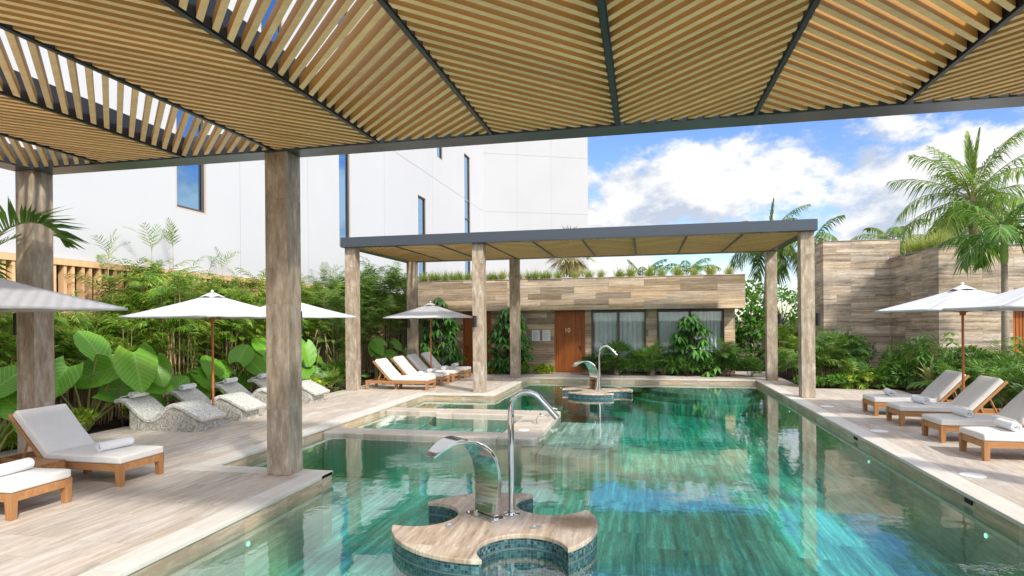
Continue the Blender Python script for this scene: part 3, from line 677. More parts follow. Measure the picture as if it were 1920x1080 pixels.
def pool_house():
    t = thing('pool_house', 'long flat roofed pool house in striped stone with a planted roof edge and door 10', 'pool house', (0, 0, 0))
    mb = MB(); mb.box(-9.45, 3.69, 24.3, 24.62, 2.52, 3.76); mb.box(3.37, 3.69, 24.62, 31, 2.52, 3.76); mb.box(-9.45, -9.13, 24.62, 31, 2.52, 3.76); mb.build('fascia', m_wall, t, False, .006)
    mb = MB(); mb.box(-9.47, 3.71, 24.28, 24.7, 3.762, 3.785); mb.build('coping', m_wall2, t)
    mb = MB(); mb.box(-9.13, 3.37, 24.62, 31, 2.60, 3.55); mb.build('roof', m_soffit, t)
    mb = MB(); mb.box(-4.2, 3.3, 27.4, 27.6, 3.552, 4.03); mb.box(-9.0, -4.6, 28.4, 28.6, 3.552, 4.2); mb.build('parapet', m_stucco2, t)
    Y0, Y1 = 25.0, 25.35
    for a, b in ((-9.9, -9.25), (-7.85, -7.5), (-6.25, -3.6), (-2.34, -2.1), (.07, .48), (3.02, 3.41)): mb = MB(); mb.box(a, b, Y0, Y1, 0, 2.60); mb.build('wall', m_wall, t, False, .005)
    mb = MB(); mb.box(-9.9, 3.40, 26.3, 26.4, 0, 2.6); mb.box(3.1, 3.39, 25.36, 26.3, 0, 2.6); mb.build('inner_wall', m_soffit, t)
    mb = MB(); mb.box(-9.25, 3.02, 25.15, 25.3, 2.505, 2.6); mb.build('lintel', m_frame, t)
    door(t, -3.6, -2.34, 25.06, 2.5, '10'); door(t, -7.5, -6.25, 25.06, 2.5, None, 'l')
    window(t, -2.1, .07, 25.05, .03, 2.5); window(t, .48, 3.02, 25.05, .03, 2.5); window(t, -9.25, -7.85, 25.05, .03, 2.5)
pool_house()
for x, lb in ((-4.53, 'left of the two'), (-4.09, 'right of the two, nearer the door')):
    t = thing('notice_sheet', 'white printed notice sheet by door 10, %s' % lb, 'notice', (x, 24.985, 1.28), 0, 'notices beside door 10')
    mb = MB(); mb.box(0, .33, 0, .012, 0, .44); mb.build('sheet', m_paper, t)
    mb = MB()
    for k in range(11):
        if k == 1: continue
        mb.box(.04, .04+(.10 if k == 0 else random.uniform(.17, .25)), -.002, 0, .39-k*.033, .39-k*.033+.010)
    mb.build('print', m_print, t)

# ------------------------------------------------------------------ right hand stone walls
t = thing('stone_block', 'tallest smooth travertine block at the right behind the far pergola pillar', 'stone wall', (0, 0, 0), 0, 'travertine walls on the right')
mb = MB(); mb.box(6.56, 9.15, 25.0, 29, 0, 4.97); mb.build('wall', m_wall2, t, False, .006); mb = MB(); mb.box(6.54, 9.17, 24.98, 29, 4.972, 4.99); mb.build('coping', m_soffit, t)
mb = MB(); mb.box(6.60, 6.85, 25.9, 29.0, 0, 4.28); tag(mb.build('stone_wall', m_wall2, None, False, .006), 'lower travertine wall running back from the left side of the tallest block', 'stone wall', 'travertine walls on the right')
t = thing('stone_wing', 'angled travertine wing with an amber door standing forward of the tallest block', 'stone wall', (0, 0, 0), 0, 'travertine walls on the right')
for q in ((8.82, 10.42, 21.2, 24.998, 0, 4.26), (12.18, 20, 21.2, 24.99, 0, 4.262), (10.42, 12.18, 21.2, 24.9, 2.55, 4.258)): mb = MB(); mb.box(*q); mb.build('wall', m_wall2, t, False, .006)
mb = MB(); mb.box(8.80, 20, 21.18, 25, 4.264, 4.285); mb.build('coping', m_soffit, t)
mb = MB(); mb.box(10.423, 10.897, 21.4, 22.2, 0, 2.545); mb.build('jamb', m_wall2, t)
door(t, 10.90, 12.16, 21.55, 2.54, '1')
mb = MB(); mb.box(3.9, 16, 37.5, 37.9, -.05, 1.75); tag(mb.build('garden_wall', m_wall2), 'low pale stone garden wall far behind the right pillars', 'garden wall')

# ------------------------------------------------------------------ loungers, towels, table
def make_lounger(label, loc, rz, ang=47):
    t = thing('sun_lounger', label, 'sun lounger', loc, rz, 'teak sun loungers with pale cushions')
    w = .37; L = 2.06
    mb = MB(); mb.box(-L, 0, -w+.02, -w+.055, .19, .285); mb.box(-L, 0, w-.055, w-.02, .19, .285); mb.box(-.045, -.012, -w+.055, w-.055, .19, .285); mb.box(-L+.012, -L+.045, -w+.055, w-.055, .19, .285)
    for k in range(9): mb.box(-.17-k*.115, -.09-k*.115, -w+.056, w-.056, .262, .284)
    mb.build('frame', m_teak, t, False, .005)
    for x in (-.088, -L-.002):
        for y in (-w-.002, w-.086): 
            mb = MB(); tp = .008; vs = [(x+tp, y+tp, 0), (x+.09-tp, y+tp, 0), (x+.09-tp, y+.088-tp, 0), (x+tp, y+.088-tp, 0), (x, y, .288), (x+.09, y, .288), (x+.09, y+.088, .288), (x, y+.088, .288)]
            mb.add(vs, [(3, 2, 1, 0), (4, 5, 6, 7), (0, 1, 5, 4), (1, 2, 6, 5), (2, 3, 7, 6), (3, 0, 4, 7)]); mb.build('leg', m_teakz, t, False, .004)
    for y in (-.22, .14): mb = MB(); mb.box(-1.15, -1.07, y, y+.08, .0, .19); mb.build('leg', m_teakz, t, False, .004)
    def cushion(nm, x0, x1, th, M_=None):
        mb = MB(); nx, ny = 10, 6; vs = []; fs = []
        for lay in range(2):
            for i in range(nx+1):
                for j in range(ny+1):
                    x = lerp(x0, x1, i/nx); y = lerp(-w+.005, w-.005, j/ny); e = min(i, nx-i, 1)*min(j, ny-j, 1)
                    z = 0 if lay == 0 else th+(.012 if e else -.006)+.004*math.sin(x*9+y*5)
                    vs.append((x, y, z))
        A = (nx+1)*(ny+1); I = lambda l, i, j: l*A+i*(ny+1)+j
        for i in range(nx):
            for j in range(ny): fs += [(I(0, i, j), I(0, i, j+1), I(0, i+1, j+1), I(0, i+1, j)), (I(1, i, j), I(1, i+1, j), I(1, i+1, j+1), I(1, i, j+1))]
        for i in range(nx): fs += [(I(0, i, 0), I(0, i+1, 0), I(1, i+1, 0), I(1, i, 0)), (I(0, i+1, ny), I(0, i, ny), I(1, i, ny), I(1, i+1, ny))]
        for j in range(ny): fs += [(I(0, 0, j+1), I(0, 0, j), I(1, 0, j), I(1, 0, j+1)), (I(0, nx, j), I(0, nx, j+1), I(1, nx, j+1), I(1, nx, j))]
        if M_ is not None: vs = [M_ @ Vector(p) for p in vs]
        mb.add(vs, fs); return mb.build(nm, m_cush, t, 60, .022, 3)
    cushion('seat_cushion', -1.20, .0, .105).location = (0, 0, .29)
    M_ = Matrix.Translation((-1.22, 0, .30)) @ Matrix.Rotation(R(ang), 4, 'Y')
    cushion('back_cushion', -.80, .0, .11, M_)
    mb = MB(); mb.box(-.83, -.02, -w+.0, -w+.045, -.055, -.004, M_); mb.box(-.83, -.02, w-.045, w, -.055, -.004, M_)
    for k in range(6): mb.box(-.80+k*.135, -.72+k*.135, -w+.046, w-.046, -.035, -.004, M_)
    mb.build('back_frame', m_teak, t, False, .004)
    top = M_ @ Vector((-.42, 0, -.05))
    for s in (-1, 1):
        mb = MB(); y = s*(w-.08); mb.tube([(top.x, y, top.z), (top.x-.16, y, .20)], .02, 4); mb.build('strut', m_teak, t)
    return t
A_L = [(-6.62, 7.08, 'teak lounger beside the near pillar at left, whole with raised back'), (-6.66, 5.70, 'teak lounger cut off by the left picture edge, nearest the camera')]
F_L = [(-6.48, 18.25, 'teak lounger at the pool corner, nearest of the four under the grey umbrella'), (-6.47, 19.62, 'second teak lounger from the pool corner under the grey umbrella'),
       (-6.44, 20.78, 'third teak lounger from the pool corner under the grey umbrella'), (-6.44, 22.2, 'teak lounger nearest the pool house on the left deck')]
R_L = [(4.81, 14.93, 'teak lounger on the right deck farthest from the camera'), (4.83, 13.61, 'second farthest teak lounger on the right deck, with whole raised back in view'),
       (4.83, 11.95, 'second nearest teak lounger on the right deck, head out of frame'), (4.82, 10.59, 'teak lounger on the right deck nearest the camera')]
l0 = None; lz = []
for k, (x, y, lb) in enumerate(A_L+F_L+R_L):
    rz = 0 if k < 6 else math.pi
    rz += random.uniform(-.015, .015)
    if l0 is None: l0 = make_lounger(lb, (x, y, 0), rz)
    else: dup(l0, (x, y, 0), rz, lb)
    lz.append((x, y, rz))
def make_towel(label, loc, rz, sc=1.):
    t = thing('rolled_towel', label, 'towel', loc, rz, 'rolled white towels')
    # a rolled spiral, axis along local y
    pts = []; n = 110
    for i in range(n): a = i/n*2*math.pi*3.6; r = .012+.056*(i/n); pts.append((r*math.cos(a), r*math.sin(a)*.94+.066))
    th = .0115; vs = []; fs = []
    ys = [-.225, -.221, -.10, .0, .10, .221, .225]
    for j, y in enumerate(ys):
        for i, (x, z) in enumerate(pts):
            k = .92 if j in (0, len(ys)-1) else 1+.03*math.sin(i*.11+y*9)
            vs.append((x*k, y+.006*math.sin(i*.35), .066+(z-.066)*k))
    m = len(pts)
    for j in range(len(ys)-1):
        for i in range(m-1): fs.append((j*m+i, j*m+i+1, (j+1)*m+i+1, (j+1)*m+i))
    mb = MB(); mb.add(vs, fs); o = mb.build('roll', m_towel, t, True); sm = o.modifiers.new('solid', 'SOLIDIFY'); sm.thickness = th; sm.offset = 0
    t.scale = (sc,)*3; return t
T0 = None
TW = ['rolled white towel on the whole left lounger beside the near pillar', 'rolled white towel on the lounger cut by the left picture edge', 'rolled white towel on the lounger at the pool corner',
      'rolled white towel on the second lounger from the pool corner', 'rolled white towel on the third lounger from the pool corner', 'rolled white towel on the lounger nearest the pool house',
      'rolled white towel on the farthest right lounger', 'rolled white towel on the second farthest right lounger', 'rolled white towel on the second nearest right lounger', 'rolled white towel on the nearest right lounger']
for (x, y, rz), lb in zip(lz, TW):
    dx = random.uniform(.40, .52); q = (x-dx*math.cos(rz), y+random.uniform(-.03, .03), .403)
    a = rz+random.uniform(-.16, .16)
    if T0 is None: T0 = make_towel(lb, q, a)
    else: dup(T0, q, a, lb, None, (1.08, random.uniform(.9, 1.02), 1.1))
t = thing('side_table', 'low square teak side table with a slatted top between the two left loungers', 'side table', (-7.65, 6.40, 0))
mb = MB()
for k in range(6): mb.box(-.26, .26, -.24+k*.081, -.24+k*.081+.072, .325, .35)
mb.build('table_top', m_teak, t, False, .003)
mb = MB(); mb.box(-.25, .25, -.24, -.215, .26, .324); mb.box(-.25, .25, .215, .24, .26, .324); mb.box(-.25, -.225, -.214, .214, .26, .324); mb.box(.225, .25, -.214, .214, .26, .324); mb.build('apron', m_teak, t)
for x in (-.25, .19):
    for y in (-.24, .18): mb = MB(); mb.box(x+.0, x+.06, y, y+.06, 0, .259); mb.build('leg', m_teakz, t)

# mosaic loungers
def make_mosaic(label, loc):
    t = thing('mosaic_lounger', label, 'mosaic lounger', loc, 0, 'wavy mosaic tiled loungers')
    key = [(-1.93, .59), (-1.78, .625), (-1.62, .56), (-1.40, .40), (-1.22, .27), (-1.06, .245), (-.92, .31), (-.75, .46), (-.60, .54), (-.47, .535), (-.22, .43), (.0, .325), (.12, .275)]
    # smooth the profile
    P = []
    for i in range(len(key)-1):
        p0, p1, p2, p3 = key[max(i-1, 0)], key[i], key[i+1], key[min(i+2, len(key)-1)]
        for s in range(4):
            u = s/4; P.append(tuple(.5*(2*p1[c]+(p2[c]-p0[c])*u+(2*p0[c]-5*p1[c]+4*p2[c]-p3[c])*u*u+(3*p1[c]-p0[c]-3*p2[c]+p3[c])*u**3) for c in (0, 1)))
    P.append(key[-1])
    def ext(top, bot, y0, y1, nm, bv, mm=None):
        n = len(top); vs = []; fs = []; uv = []
        for y in (y0, y1):
            vs += [(x, y, z) for x, z in top]+[(x, y, z) for x, z in bot]
        d = [0.]
        for i in range(n-1): d.append(d[-1]+math.dist(top[i], top[i+1]))
        N2 = 2*n
        for i in range(n-1):
            fs.append((i, i+1, N2+i+1, N2+i)); uv.append([(d[i], y0), (d[i+1], y0), (d[i+1], y1), (d[i], y1)])
            fs.append((n+i+1, n+i, N2+n+i, N2+n+i+1)); uv.append([(d[i+1], y0), (d[i], y0), (d[i], y1), (d[i+1], y1)])
            fs.append((n+i, n+i+1, i+1, i)); uv.append([bot[i], bot[i+1], top[i+1], top[i]])
            fs.append((N2+n+i+1, N2+n+i, N2+i, N2+i+1)); uv.append([bot[i+1], bot[i], top[i], top[i+1]])
        for i, fl in ((0, False), (n-1, True)):
            q = [n+i, i, N2+i, N2+n+i]; u_ = [(y0, bot[i][1]), (y0, top[i][1]), (y1, top[i][1]), (y1, bot[i][1])]
            if fl: q = q[::-1]; u_ = u_[::-1]
            fs.append(tuple(q)); uv.append(u_)
        mb = MB(); mb.add(vs, fs, uv); return mb.build(nm, mm or m_greymos, t, 45, bv, 3)
    bot = []
    for i, (x, z) in enumerate(P):
        a, b = P[max(i-1, 0)], P[min(i+1, len(P)-1)]; tx, tz = b[0]-a[0], b[1]-a[1]; l_ = math.hypot(tx, tz); bot.append((x+tz/l_*.085, z-tx/l_*.085))
    ext(P, bot, -.36, .36, 'slab', .025)
    Q = [(x, z-.086) for x, z in P if -1.60 <= x <= -.02]; ext(Q, [(x, 0.) for x, z in Q], -.335, .30, 'plinth', 0, m_greymos_shade)
    return t
ML = ['nearest of the four wavy grey mosaic loungers, whole in view', 'second nearest wavy grey mosaic lounger, behind the wooden umbrella pole', 'third wavy grey mosaic lounger, partly hidden by the near pillar', 'farthest wavy grey mosaic lounger, foot end right of the near pillar']
m0 = None
for k, (y, lb) in enumerate(zip((10.72, 12.08, 13.55, 14.95), ML)):
    q = (-8.45, y, 0)
    if m0 is None: m0 = make_mosaic(lb, q)
    else: dup(m0, q, 0, lb)
    if k < 4:
        a = (-10.08, y-.02, .615)
        o = dup(T0, a, R(4), ['rolled white towel on the nearest mosaic lounger', 'rolled white towel on the second mosaic lounger', 'rolled white towel on the third mosaic lounger', 'rolled white towel on the farthest mosaic lounger, just left of the near pillar'][k])
        mb = MB(); M_ = Matrix.Translation((-10.23, y-.02, .645)) @ Matrix.Rotation(R(-12), 4, 'Y'); mb.box(-.13, .08, -.2, .2, 0, .02, M_); tl = mb.build('towel_tail', m_towel, o, False, .008)
        tl.matrix_parent_inverse = o.matrix_basis.inverted()

# ------------------------------------------------------------------ umbrellas
def make_umbrella(label, loc, rot, rim=2.26, apex=2.72, base=True, r=1.70):
    t = thing('patio_umbrella', label, 'umbrella', loc, R(rot), 'square white patio umbrellas')
    cor = [Vector((r*math.cos(R(a)), r*math.sin(R(a)), rim)) for a in (45, 135, 225, 315)]; top = Vector((0, 0, apex)); vs = []; fs = []
    N = 9; r0 = .09
    for c in range(4):
        A, Bc = cor[c], cor[(c+1) % 4]; b0 = len(vs)
        for i in range(N+1):
            f = r0+(1-r0)*i/N
            for j in range(N+1):
                u = j/N; e = A*(1-u)+Bc*u; p = top.lerp(e, f); p.z -= .075*f*(1-f)*4*(.35+.65*math.sin(math.pi*u))*.55; 
                if i == N: p += (Vector((0, 0, 0))-Vector((e.x, e.y, 0))).normalized()*.02*math.sin(math.pi*u)
                vs.append(tuple(p))
        for i in range(N):
            for j in range(N): fs.append((b0+i*(N+1)+j, b0+(i+1)*(N+1)+j, b0+(i+1)*(N+1)+j+1, b0+i*(N+1)+j+1))
        # valance
        b1 = len(vs)
        for j in range(N+1):
            u = j/N; e = A*(1-u)+Bc*u+(Vector((0, 0, 0))-(A*(1-u)+Bc*u)).normalized()*.02*math.sin(math.pi*u); vs.append((e.x, e.y, rim-.035+.006*math.sin(j*2.1)))
        for j in range(N): fs.append((b0+N*(N+1)+j, b1+j, b1+j+1, b0+N*(N+1)+j+1))
    mb = MB(); mb.add(vs, fs); o = mb.build('canopy', m_canopy, t, 12); sm = o.modifiers.new('solid', 'SOLIDIFY'); sm.thickness = .006
    # vent cap
    mb = MB(); q = .25; vs = [(q*math.cos(R(a)), q*math.sin(R(a)), apex-.062) for a in (45, 135, 225, 315)]+[(.05*math.cos(R(a)), .05*math.sin(R(a)), apex+.035) for a in (45, 135, 225, 315)]
    mid = [((vs[k][0]+vs[(k+1) % 4][0])/2*1.0, (vs[k][1]+vs[(k+1) % 4][1])/2*1.0, apex-.036) for k in range(4)]; vs += mid
    fs = [(4, 5, 6, 7)]
    for k in range(4): fs += [(k, 8+k, 4+k), (8+k, (k+1) % 4, 4+(k+1) % 4, 4+k)]
    mb.add(vs, fs); o2 = mb.build('vent', m_canopy, o, False); sm = o2.modifiers.new('solid', 'SOLIDIFY'); sm.thickness = .005
    mb = MB(); mb.lathe([(.02, apex+.045), (.032, apex+.06), (.022, apex+.085), (.0, apex+.095)], (0, 0, 0), 12); mb.build('finial', m_white, t, True)
    mb = MB(); mb.lathe([(.024, .05), (.024, apex+.02)], (0, 0, 0), 12); mb.build('pole', m_pole, t, True)
    mb = MB(); mb.lathe([(.05, rim-.12), (.055, rim-.10), (.055, rim-.04), (.045, rim-.03)], (0, 0, 0), 12); mb.build('hub', m_pole, t, True)
    for c in cor:
        mb = MB(); a = top+(c-top)*.04; b = top+(c-top)*.985; mb.tube([(a.x, a.y, a.z-.03), ((a.x+b.x)/2, (a.y+b.y)/2, (a.z+b.z)/2-.068), (b.x, b.y, b.z-.02)], .011, 5); rb = mb.build('rib', m_pole, t)
        p = top.lerp(c, .5); mb = MB(); mb.tube([(0, 0, rim-.07), (p.x, p.y, p.z-.07)], .009, 5); mb.build('strut', m_pole, rb)
    mb = MB(); mb.lathe([(.31, 0.003), (.31, .03), (.27, .05), (.05, .06), (.04, .28), (.028, .285)], (0, 0, 0), 28); mb.build('base', m_base, t, True)
    return t
U = [((-8.55, 6.4, 0), 2, 'large white umbrella cut off by the left picture edge'), ((-8.91, 11.4, 0), -11, 'white umbrella on a wooden pole between the first two mosaic loungers'),
     ((-8.95, 14.3, 0), -26, 'white umbrella half hidden behind the near pillar'), ((-7.2, 20.2, 0), -2, 'grey shaded umbrella over the far left loungers'),
     ((6.37, 14.27, 0), 3, 'white umbrella with whole canopy over the right deck, pole in view'), ((6.35, 11.25, 0), -6, 'white umbrella cut off by the right picture edge')]
u0 = make_umbrella(U[0][2], U[0][0], U[0][1]); 
for q, r_, lb in U[1:]: dup(u0, q, R(r_), lb)
u0.scale = (1, 1, 1.035)

# ------------------------------------------------------------------ plants
def cane_palm(label, cat='palm', h=3.3, ll=None, ld=.35, erect=0, n=11, spread=.45, leafm=None, canem=None, fl=.75, side=True, lw=.030, seed=1, grp=None, name='cane_palm', dense=6):
    rg = np.random.default_rng(seed); t = thing(name, label, cat, (0, 0, 0), 0, grp); LV = Leaves(); ST = MB(); CN = MB()
    for k in range(n):
        a = rg.uniform(0, 6.28); r = spread*math.sqrt(rg.random()); x, y = r*math.cos(a), r*math.sin(a); hh = h*rg.uniform(.55, 1.0) if k else h
        lx, ly = x+rg.normal(0, .13), y+rg.normal(0, .13); pts = [(lerp(x, lx, q), lerp(y, ly, q), hh*q) for q in (0, .35, .7, 1)]
        CN.tube(pts, [.017, .015, .012, .008], 5, False)
        top = np.array(pts[-1])
        for j in range(dense):
            frond(LV, ST, top-np.array([0, 0, .06*j]), rg.uniform(0, 6.28), rg.uniform(.45, 1.4) if not erect else rg.uniform(.8, 1.45), fl*rg.uniform(.75, 1.15), rg.uniform(.9, 2.0) if not erect else rg.uniform(.4, 1.1), int(11+3*rg.random()) if not erect else 8, ll or .27*fl/.75, lw, ld, .55, .12, .006, .14, rg.uniform(-.5, .5), rg)
        if side and hh > 1.2:
            for j in range(2):
                q = rg.uniform(.45, .9); p = [lerp(x, lx, q), lerp(y, ly, q), hh*q]
                frond(LV, ST, p, rg.uniform(0, 6.28), rg.uniform(.2, .9), fl*rg.uniform(.45, .8), rg.uniform(.8, 1.6), 9, .22, lw, .4, .5, .2, .005, .15, 0, rg)
    CN.build('canes', canem or m_cane, t); LV.build('leaves', leafm or L_bam, t); ST.build('stalks', m_canegreen, t)
    return t
def place_all(protos, spots, grp, labels=None):
    used = set()
    for k, (x, y, s) in enumerate(spots):
        p = protos[k % len(protos)]; rz = random.uniform(0, 6.28)
        lb = labels[k] if labels else p['label']
        if id(p) not in used: p.location = (x, y, -.03); p.rotation_euler = (0, 0, rz); p.scale = (s, s, s); p['label'] = lb; p['group'] = grp; used.add(id(p))
        else: dup(p, (x, y, -.03), rz, lb, grp, s)
H1 = 'tall clump of feathery cane palm with brown stems in the hedge below the white building'
pr = [cane_palm(H1, h=3.2, n=17, seed=11+k, fl=1.0, lw=.031, ll=.36, ld=.5, dense=4) for k in range(5)]
sp = []; y = 5.4; k = 0
while y < 21.5:
    sp.append((-12.35+random.uniform(-.12, .12), y, random.uniform(.93, 1.07)*(.74 if y < 12.6 else .98))); 
    sp.append((-11.55+random.uniform(-.2, .2), y+.33, random.uniform(.78, .96)*(.72 if y < 12.6 else 1))); y += .66
place_all(pr, sp, 'cane palms in the left hedge')
H2 = 'dark drooping cane palm clump behind the far left loungers'
pr = [cane_palm(H2, h=3.7, n=12, seed=31+k, fl=1.05, leafm=L_bamdk, lw=.034, spread=.4) for k in range(2)]
place_all(pr, [(-10.3, 23.6, 1.05), (-11.4, 24.0, 1.1), (-12.1, 22.6, .95), (-11.9, 25.3, 1.05), (-10.7, 25.4, 1.05), (-12.4, 24.2, 1.0), (-9.9, 22.3, .72), (-10.9, 22.6, .9), (-11.4, 22.9, .95), (-10.2, 20.6, .72), (-10.8, 19.6, .80), (-11.6, 21.4, .85), (-9.95, 24.6, 1.0), (-10.1, 18.9, .6)], 'dark cane palms behind the far left loungers')
# thin sprouts rising above the hedge
H3 = 'thin single palm sprout rising above the hedge against the white wall'
pr = [cane_palm(H3, h=4.35, n=1, spread=.02, seed=51+k, fl=.75, side=False, lw=.022, ll=.30, ld=.1, dense=4, erect=1) for k in range(2)]
place_all(pr, [(-12.4, 13.4, .95), (-12.45, 14.4, .99), (-12.5, 16.6, .90), (-12.5, 22.4, .90), (-12.5, 23.3, .93), (-12.45, 12.3, .88)], 'thin palm sprouts above the hedge')

# elephant ears: each big leaf a part
def ear_leaf(L, seed):
    rg = np.random.default_rng(seed); ny = 12; nx = 4; vs = []; fs = []; uv = []
    for i in range(ny+1):
        v = i/ny; w = .47*(math.sin(math.pi*min(1, (v*.90+.10)))**.62)*(1-.35*v)*(1.05)
        for j in range(-nx, nx+1):
            u = j/nx; back = -.24*(abs(u)**1.6)*(1-v)**3
            x = u*w*L; yv = (v+back)*L; z = .09*L*abs(u)*w*2.0-.16*L*v*v+.012*math.sin(v*26+abs(u)*5)*abs(u)+rg.normal(0, .004)*abs(u)
            vs.append((x, yv, z)); uv.append((u*w*1.6, v))
    m = 2*nx+1
    F = [(i*m+j, i*m+j+1, (i+1)*m+j+1, (i+1)*m+j) for i in range(ny) for j in range(2*nx)]
    return vs, F, [[uv[q] for q in f] for f in F]
def ear_plant(label, loc, n, size, hgt, seed, spec=None):
    rg = np.random.default_rng(seed); t = thing('elephant_ear', label, 'plant', loc, 0, 'elephant ear plants along the left hedge'); ST = MB()
    right = Vector((.69, .72, 0)); Z = Vector((0, 0, 1))
    if spec is None:
        spec = []
        for k in range(n):
            q = (k+.5)/n; spec.append((rg.uniform(-.62, .62)*hgt*.75, hgt*rg.uniform(.45, 1.05), size*rg.uniform(.75, 1.05), rg.choice([-70, -110, -40, -140, 60, 115])+rg.uniform(-18, 18)))
    for k, (dx, dz, L, ph) in enumerate(spec):
        az = -.62+rg.uniform(-.45, .45); N_ = (Vector((math.cos(az), math.sin(az), 0))*.78+Z*rg.uniform(.35, .8)).normalized()
        p = right*dx+Vector((math.cos(az), math.sin(az), 0))*rg.uniform(-.05, .35)+Z*dz
        T = right*math.cos(R(ph))+Z*math.sin(R(ph)); T = (T-N_*T.dot(N_)).normalized(); S_ = T.cross(N_)
        M_ = Matrix(((S_.x, T.x, N_.x, p.x), (S_.y, T.y, N_.y, p.y), (S_.z, T.z, N_.z, p.z), (0, 0, 0, 1)))
        v, f, u = ear_leaf(L, seed*17+k); mb = MB(); mb.add([M_ @ Vector(q) for q in v], f, u); mb.build('leaf', L_ear, t, 'all')
        ST.tube([(rg.normal(0, .04), rg.normal(0, .04), 0), tuple(p*.45+Z*dz*.12-N_*.05), tuple(p-N_*.02)], [.03, .022, .013], 6, False)
    ST.build('stalks', m_canegreen, t); return t
BIG = [(.86, 1.56, .92, -82), (.52, 1.25, .88, 195), (.22, .82, .80, 12), (-.22, 1.32, .78, -112), (1.20, 1.38, .62, -75), (1.05, .86, .55, 5), (-.5, .95, .6, -140), (.1, 1.55, .7, 100), (.62, .75, .5, -60)]
for k, (x, y, n, s, h, lb) in enumerate([(-11.0, 10.3, 10, .86, 1.5, 'largest elephant ear plant with huge leaves right of the left pillar'), (-10.3, 7.95, 5, .7, 1.35, 'elephant ear plant at the left picture edge behind the lounger back'),
        (-11.0, 12.1, 5, .62, 1.0, 'small elephant ear plant behind the nearest mosaic lounger'), (-11.0, 13.3, 6, .68, 1.15, 'elephant ear plant left of the wooden pole behind the second mosaic lounger'),
        (-10.95, 14.6, 6, .72, 1.1, 'elephant ear plant right of the wooden pole behind the third mosaic lounger'), (-11.0, 15.7, 6, .74, 1.25, 'elephant ear plant just left of the near pillar'),
        (-10.7, 17.0, 7, .74, 1.4, 'bright elephant ear plant just right of the near pillar'), (-9.85, 21.5, 5, .62, 1.3, 'dark elephant ear plant behind the second far left lounger'), (-9.6, 23.0, 5, .55, 1.35, 'dark elephant ear plant by the back left pillar'),
        (-10.9, 18.3, 5, .7, 1.2, 'elephant ear plant left of the far pergola corner pillar')]):
    ear_plant(lb, (x, y, -.03), n, s, h, 71+k, BIG if k == 0 else None)

def blob_shrub(name, label, cat, loc, size, n, ll, lw, mat, seed, stems=5, droop=.15, grp=None, up=.35, build=True, clumps=14):
    rg = np.random.default_rng(seed); t = thing(name, label, cat, loc, 0, grp); LV = Leaves(); ST = MB(); sx, sy, sz = size
    cs = []
    for k in range(clumps):
        d = rg.normal(0, 1, 3); d /= np.linalg.norm(d); d[2] = abs(d[2])*1.1-.15
        cs.append(np.array([d[0]*sx*.36, d[1]*sy*.36, sz*(.50+.34*d[2])])*1.0)
    for c in cs[:max(stems, 3)]: ST.tube([(c[0]*.15, c[1]*.15, 0), (c[0]*.6, c[1]*.6, c[2]*.6), tuple(c)], [.014, .010, .005], 4, False)
    for c in cs:
        m = n//clumps; d = rg.normal(0, 1, (m, 3)); d /= np.linalg.norm(d, axis=1, keepdims=True); rr = (.55+.45*rg.random((m, 1))**.5)
        P = c+d*rr*np.array([sx*.22, sy*.22, sz*.20]); P[:, 2] = np.maximum(P[:, 2], .02)
        D = d+np.array([0, 0, up])+rg.normal(0, .45, (m, 3)); LV.add(P, D, rg.normal(0, 1, (m, 3)), ll*rg.uniform(.6, 1.15, m), lw*rg.uniform(.7, 1.1, m), droop, .35, .5)
    LV.build('leaves', mat, t); ST.build('stems', m_bark, t); return t
def whorls(LV, pts, ll, lw, k, drop, rg):
    for p in pts:
        az = rg.uniform(0, 6.28); q = k+rg.integers(-1, 2)
        a = az+np.arange(q)/q*6.283; dn = rg.uniform(.25, .9)*drop
        D = np.stack([np.cos(a), np.sin(a), -dn*np.ones(q)], 1); S = np.stack([-np.sin(a), np.cos(a), np.zeros(q)], 1)
        LV.add(np.repeat([p], q, 0)+D*.03, D, S, ll*rg.uniform(.8, 1.1, q), lw, .28, .35, .55)
def schefflera(label, loc, h, w, seed, n=70):
    rg = np.random.default_rng(seed); t = thing('umbrella_tree', label, 'tree', loc, 0, 'umbrella trees by the pool house'); LV = Leaves(); ST = MB(); pts = []
    stems = [(rg.normal(0, .10), rg.normal(0, .08), h*q) for q in (1.0, .72, .5, .62)]
    for k in range(n):
        q = k/n; z = h*(.10+.88*q); rad = w*(.50*(1-q**2.2)+.10)*rg.uniform(.45, 1.0); a = rg.uniform(0, 6.28); p = np.array([rad*math.cos(a), rad*math.sin(a)*.75, z+rg.normal(0, .05)]); pts.append(p)
        ST.tube([(rg.normal(0, .03), 0, max(0, z-.35)), tuple(p*np.array([.6, .6, 1])-np.array([0, 0, .1])), tuple(p)], [.012, .009, .005], 4, False)
    ST.tube([(0, 0, 0), (.03, .02, h*.5), (0.02, 0, h*.97)], [.035, .026, .012], 6, False); whorls(LV, pts, .36, .115, 8, 1.1, rg)
    ST.build('trunk', m_bark, t); LV.build('crown', L_schef, t)
schefflera('umbrella tree with drooping leaf whorls behind the grey umbrella by door without number', (-8.15, 24.0, 0), 3.15, 1.55, 201, 105)
schefflera('umbrella tree with drooping leaf whorls on the stone wall left of the notices', (-5.25, 24.15, 0), 2.75, 1.75, 202, 115)
schefflera('umbrella tree with drooping leaf whorls in front of the right curtained window', (1.75, 24.1, 0), 2.35, 1.7, 203, 85)

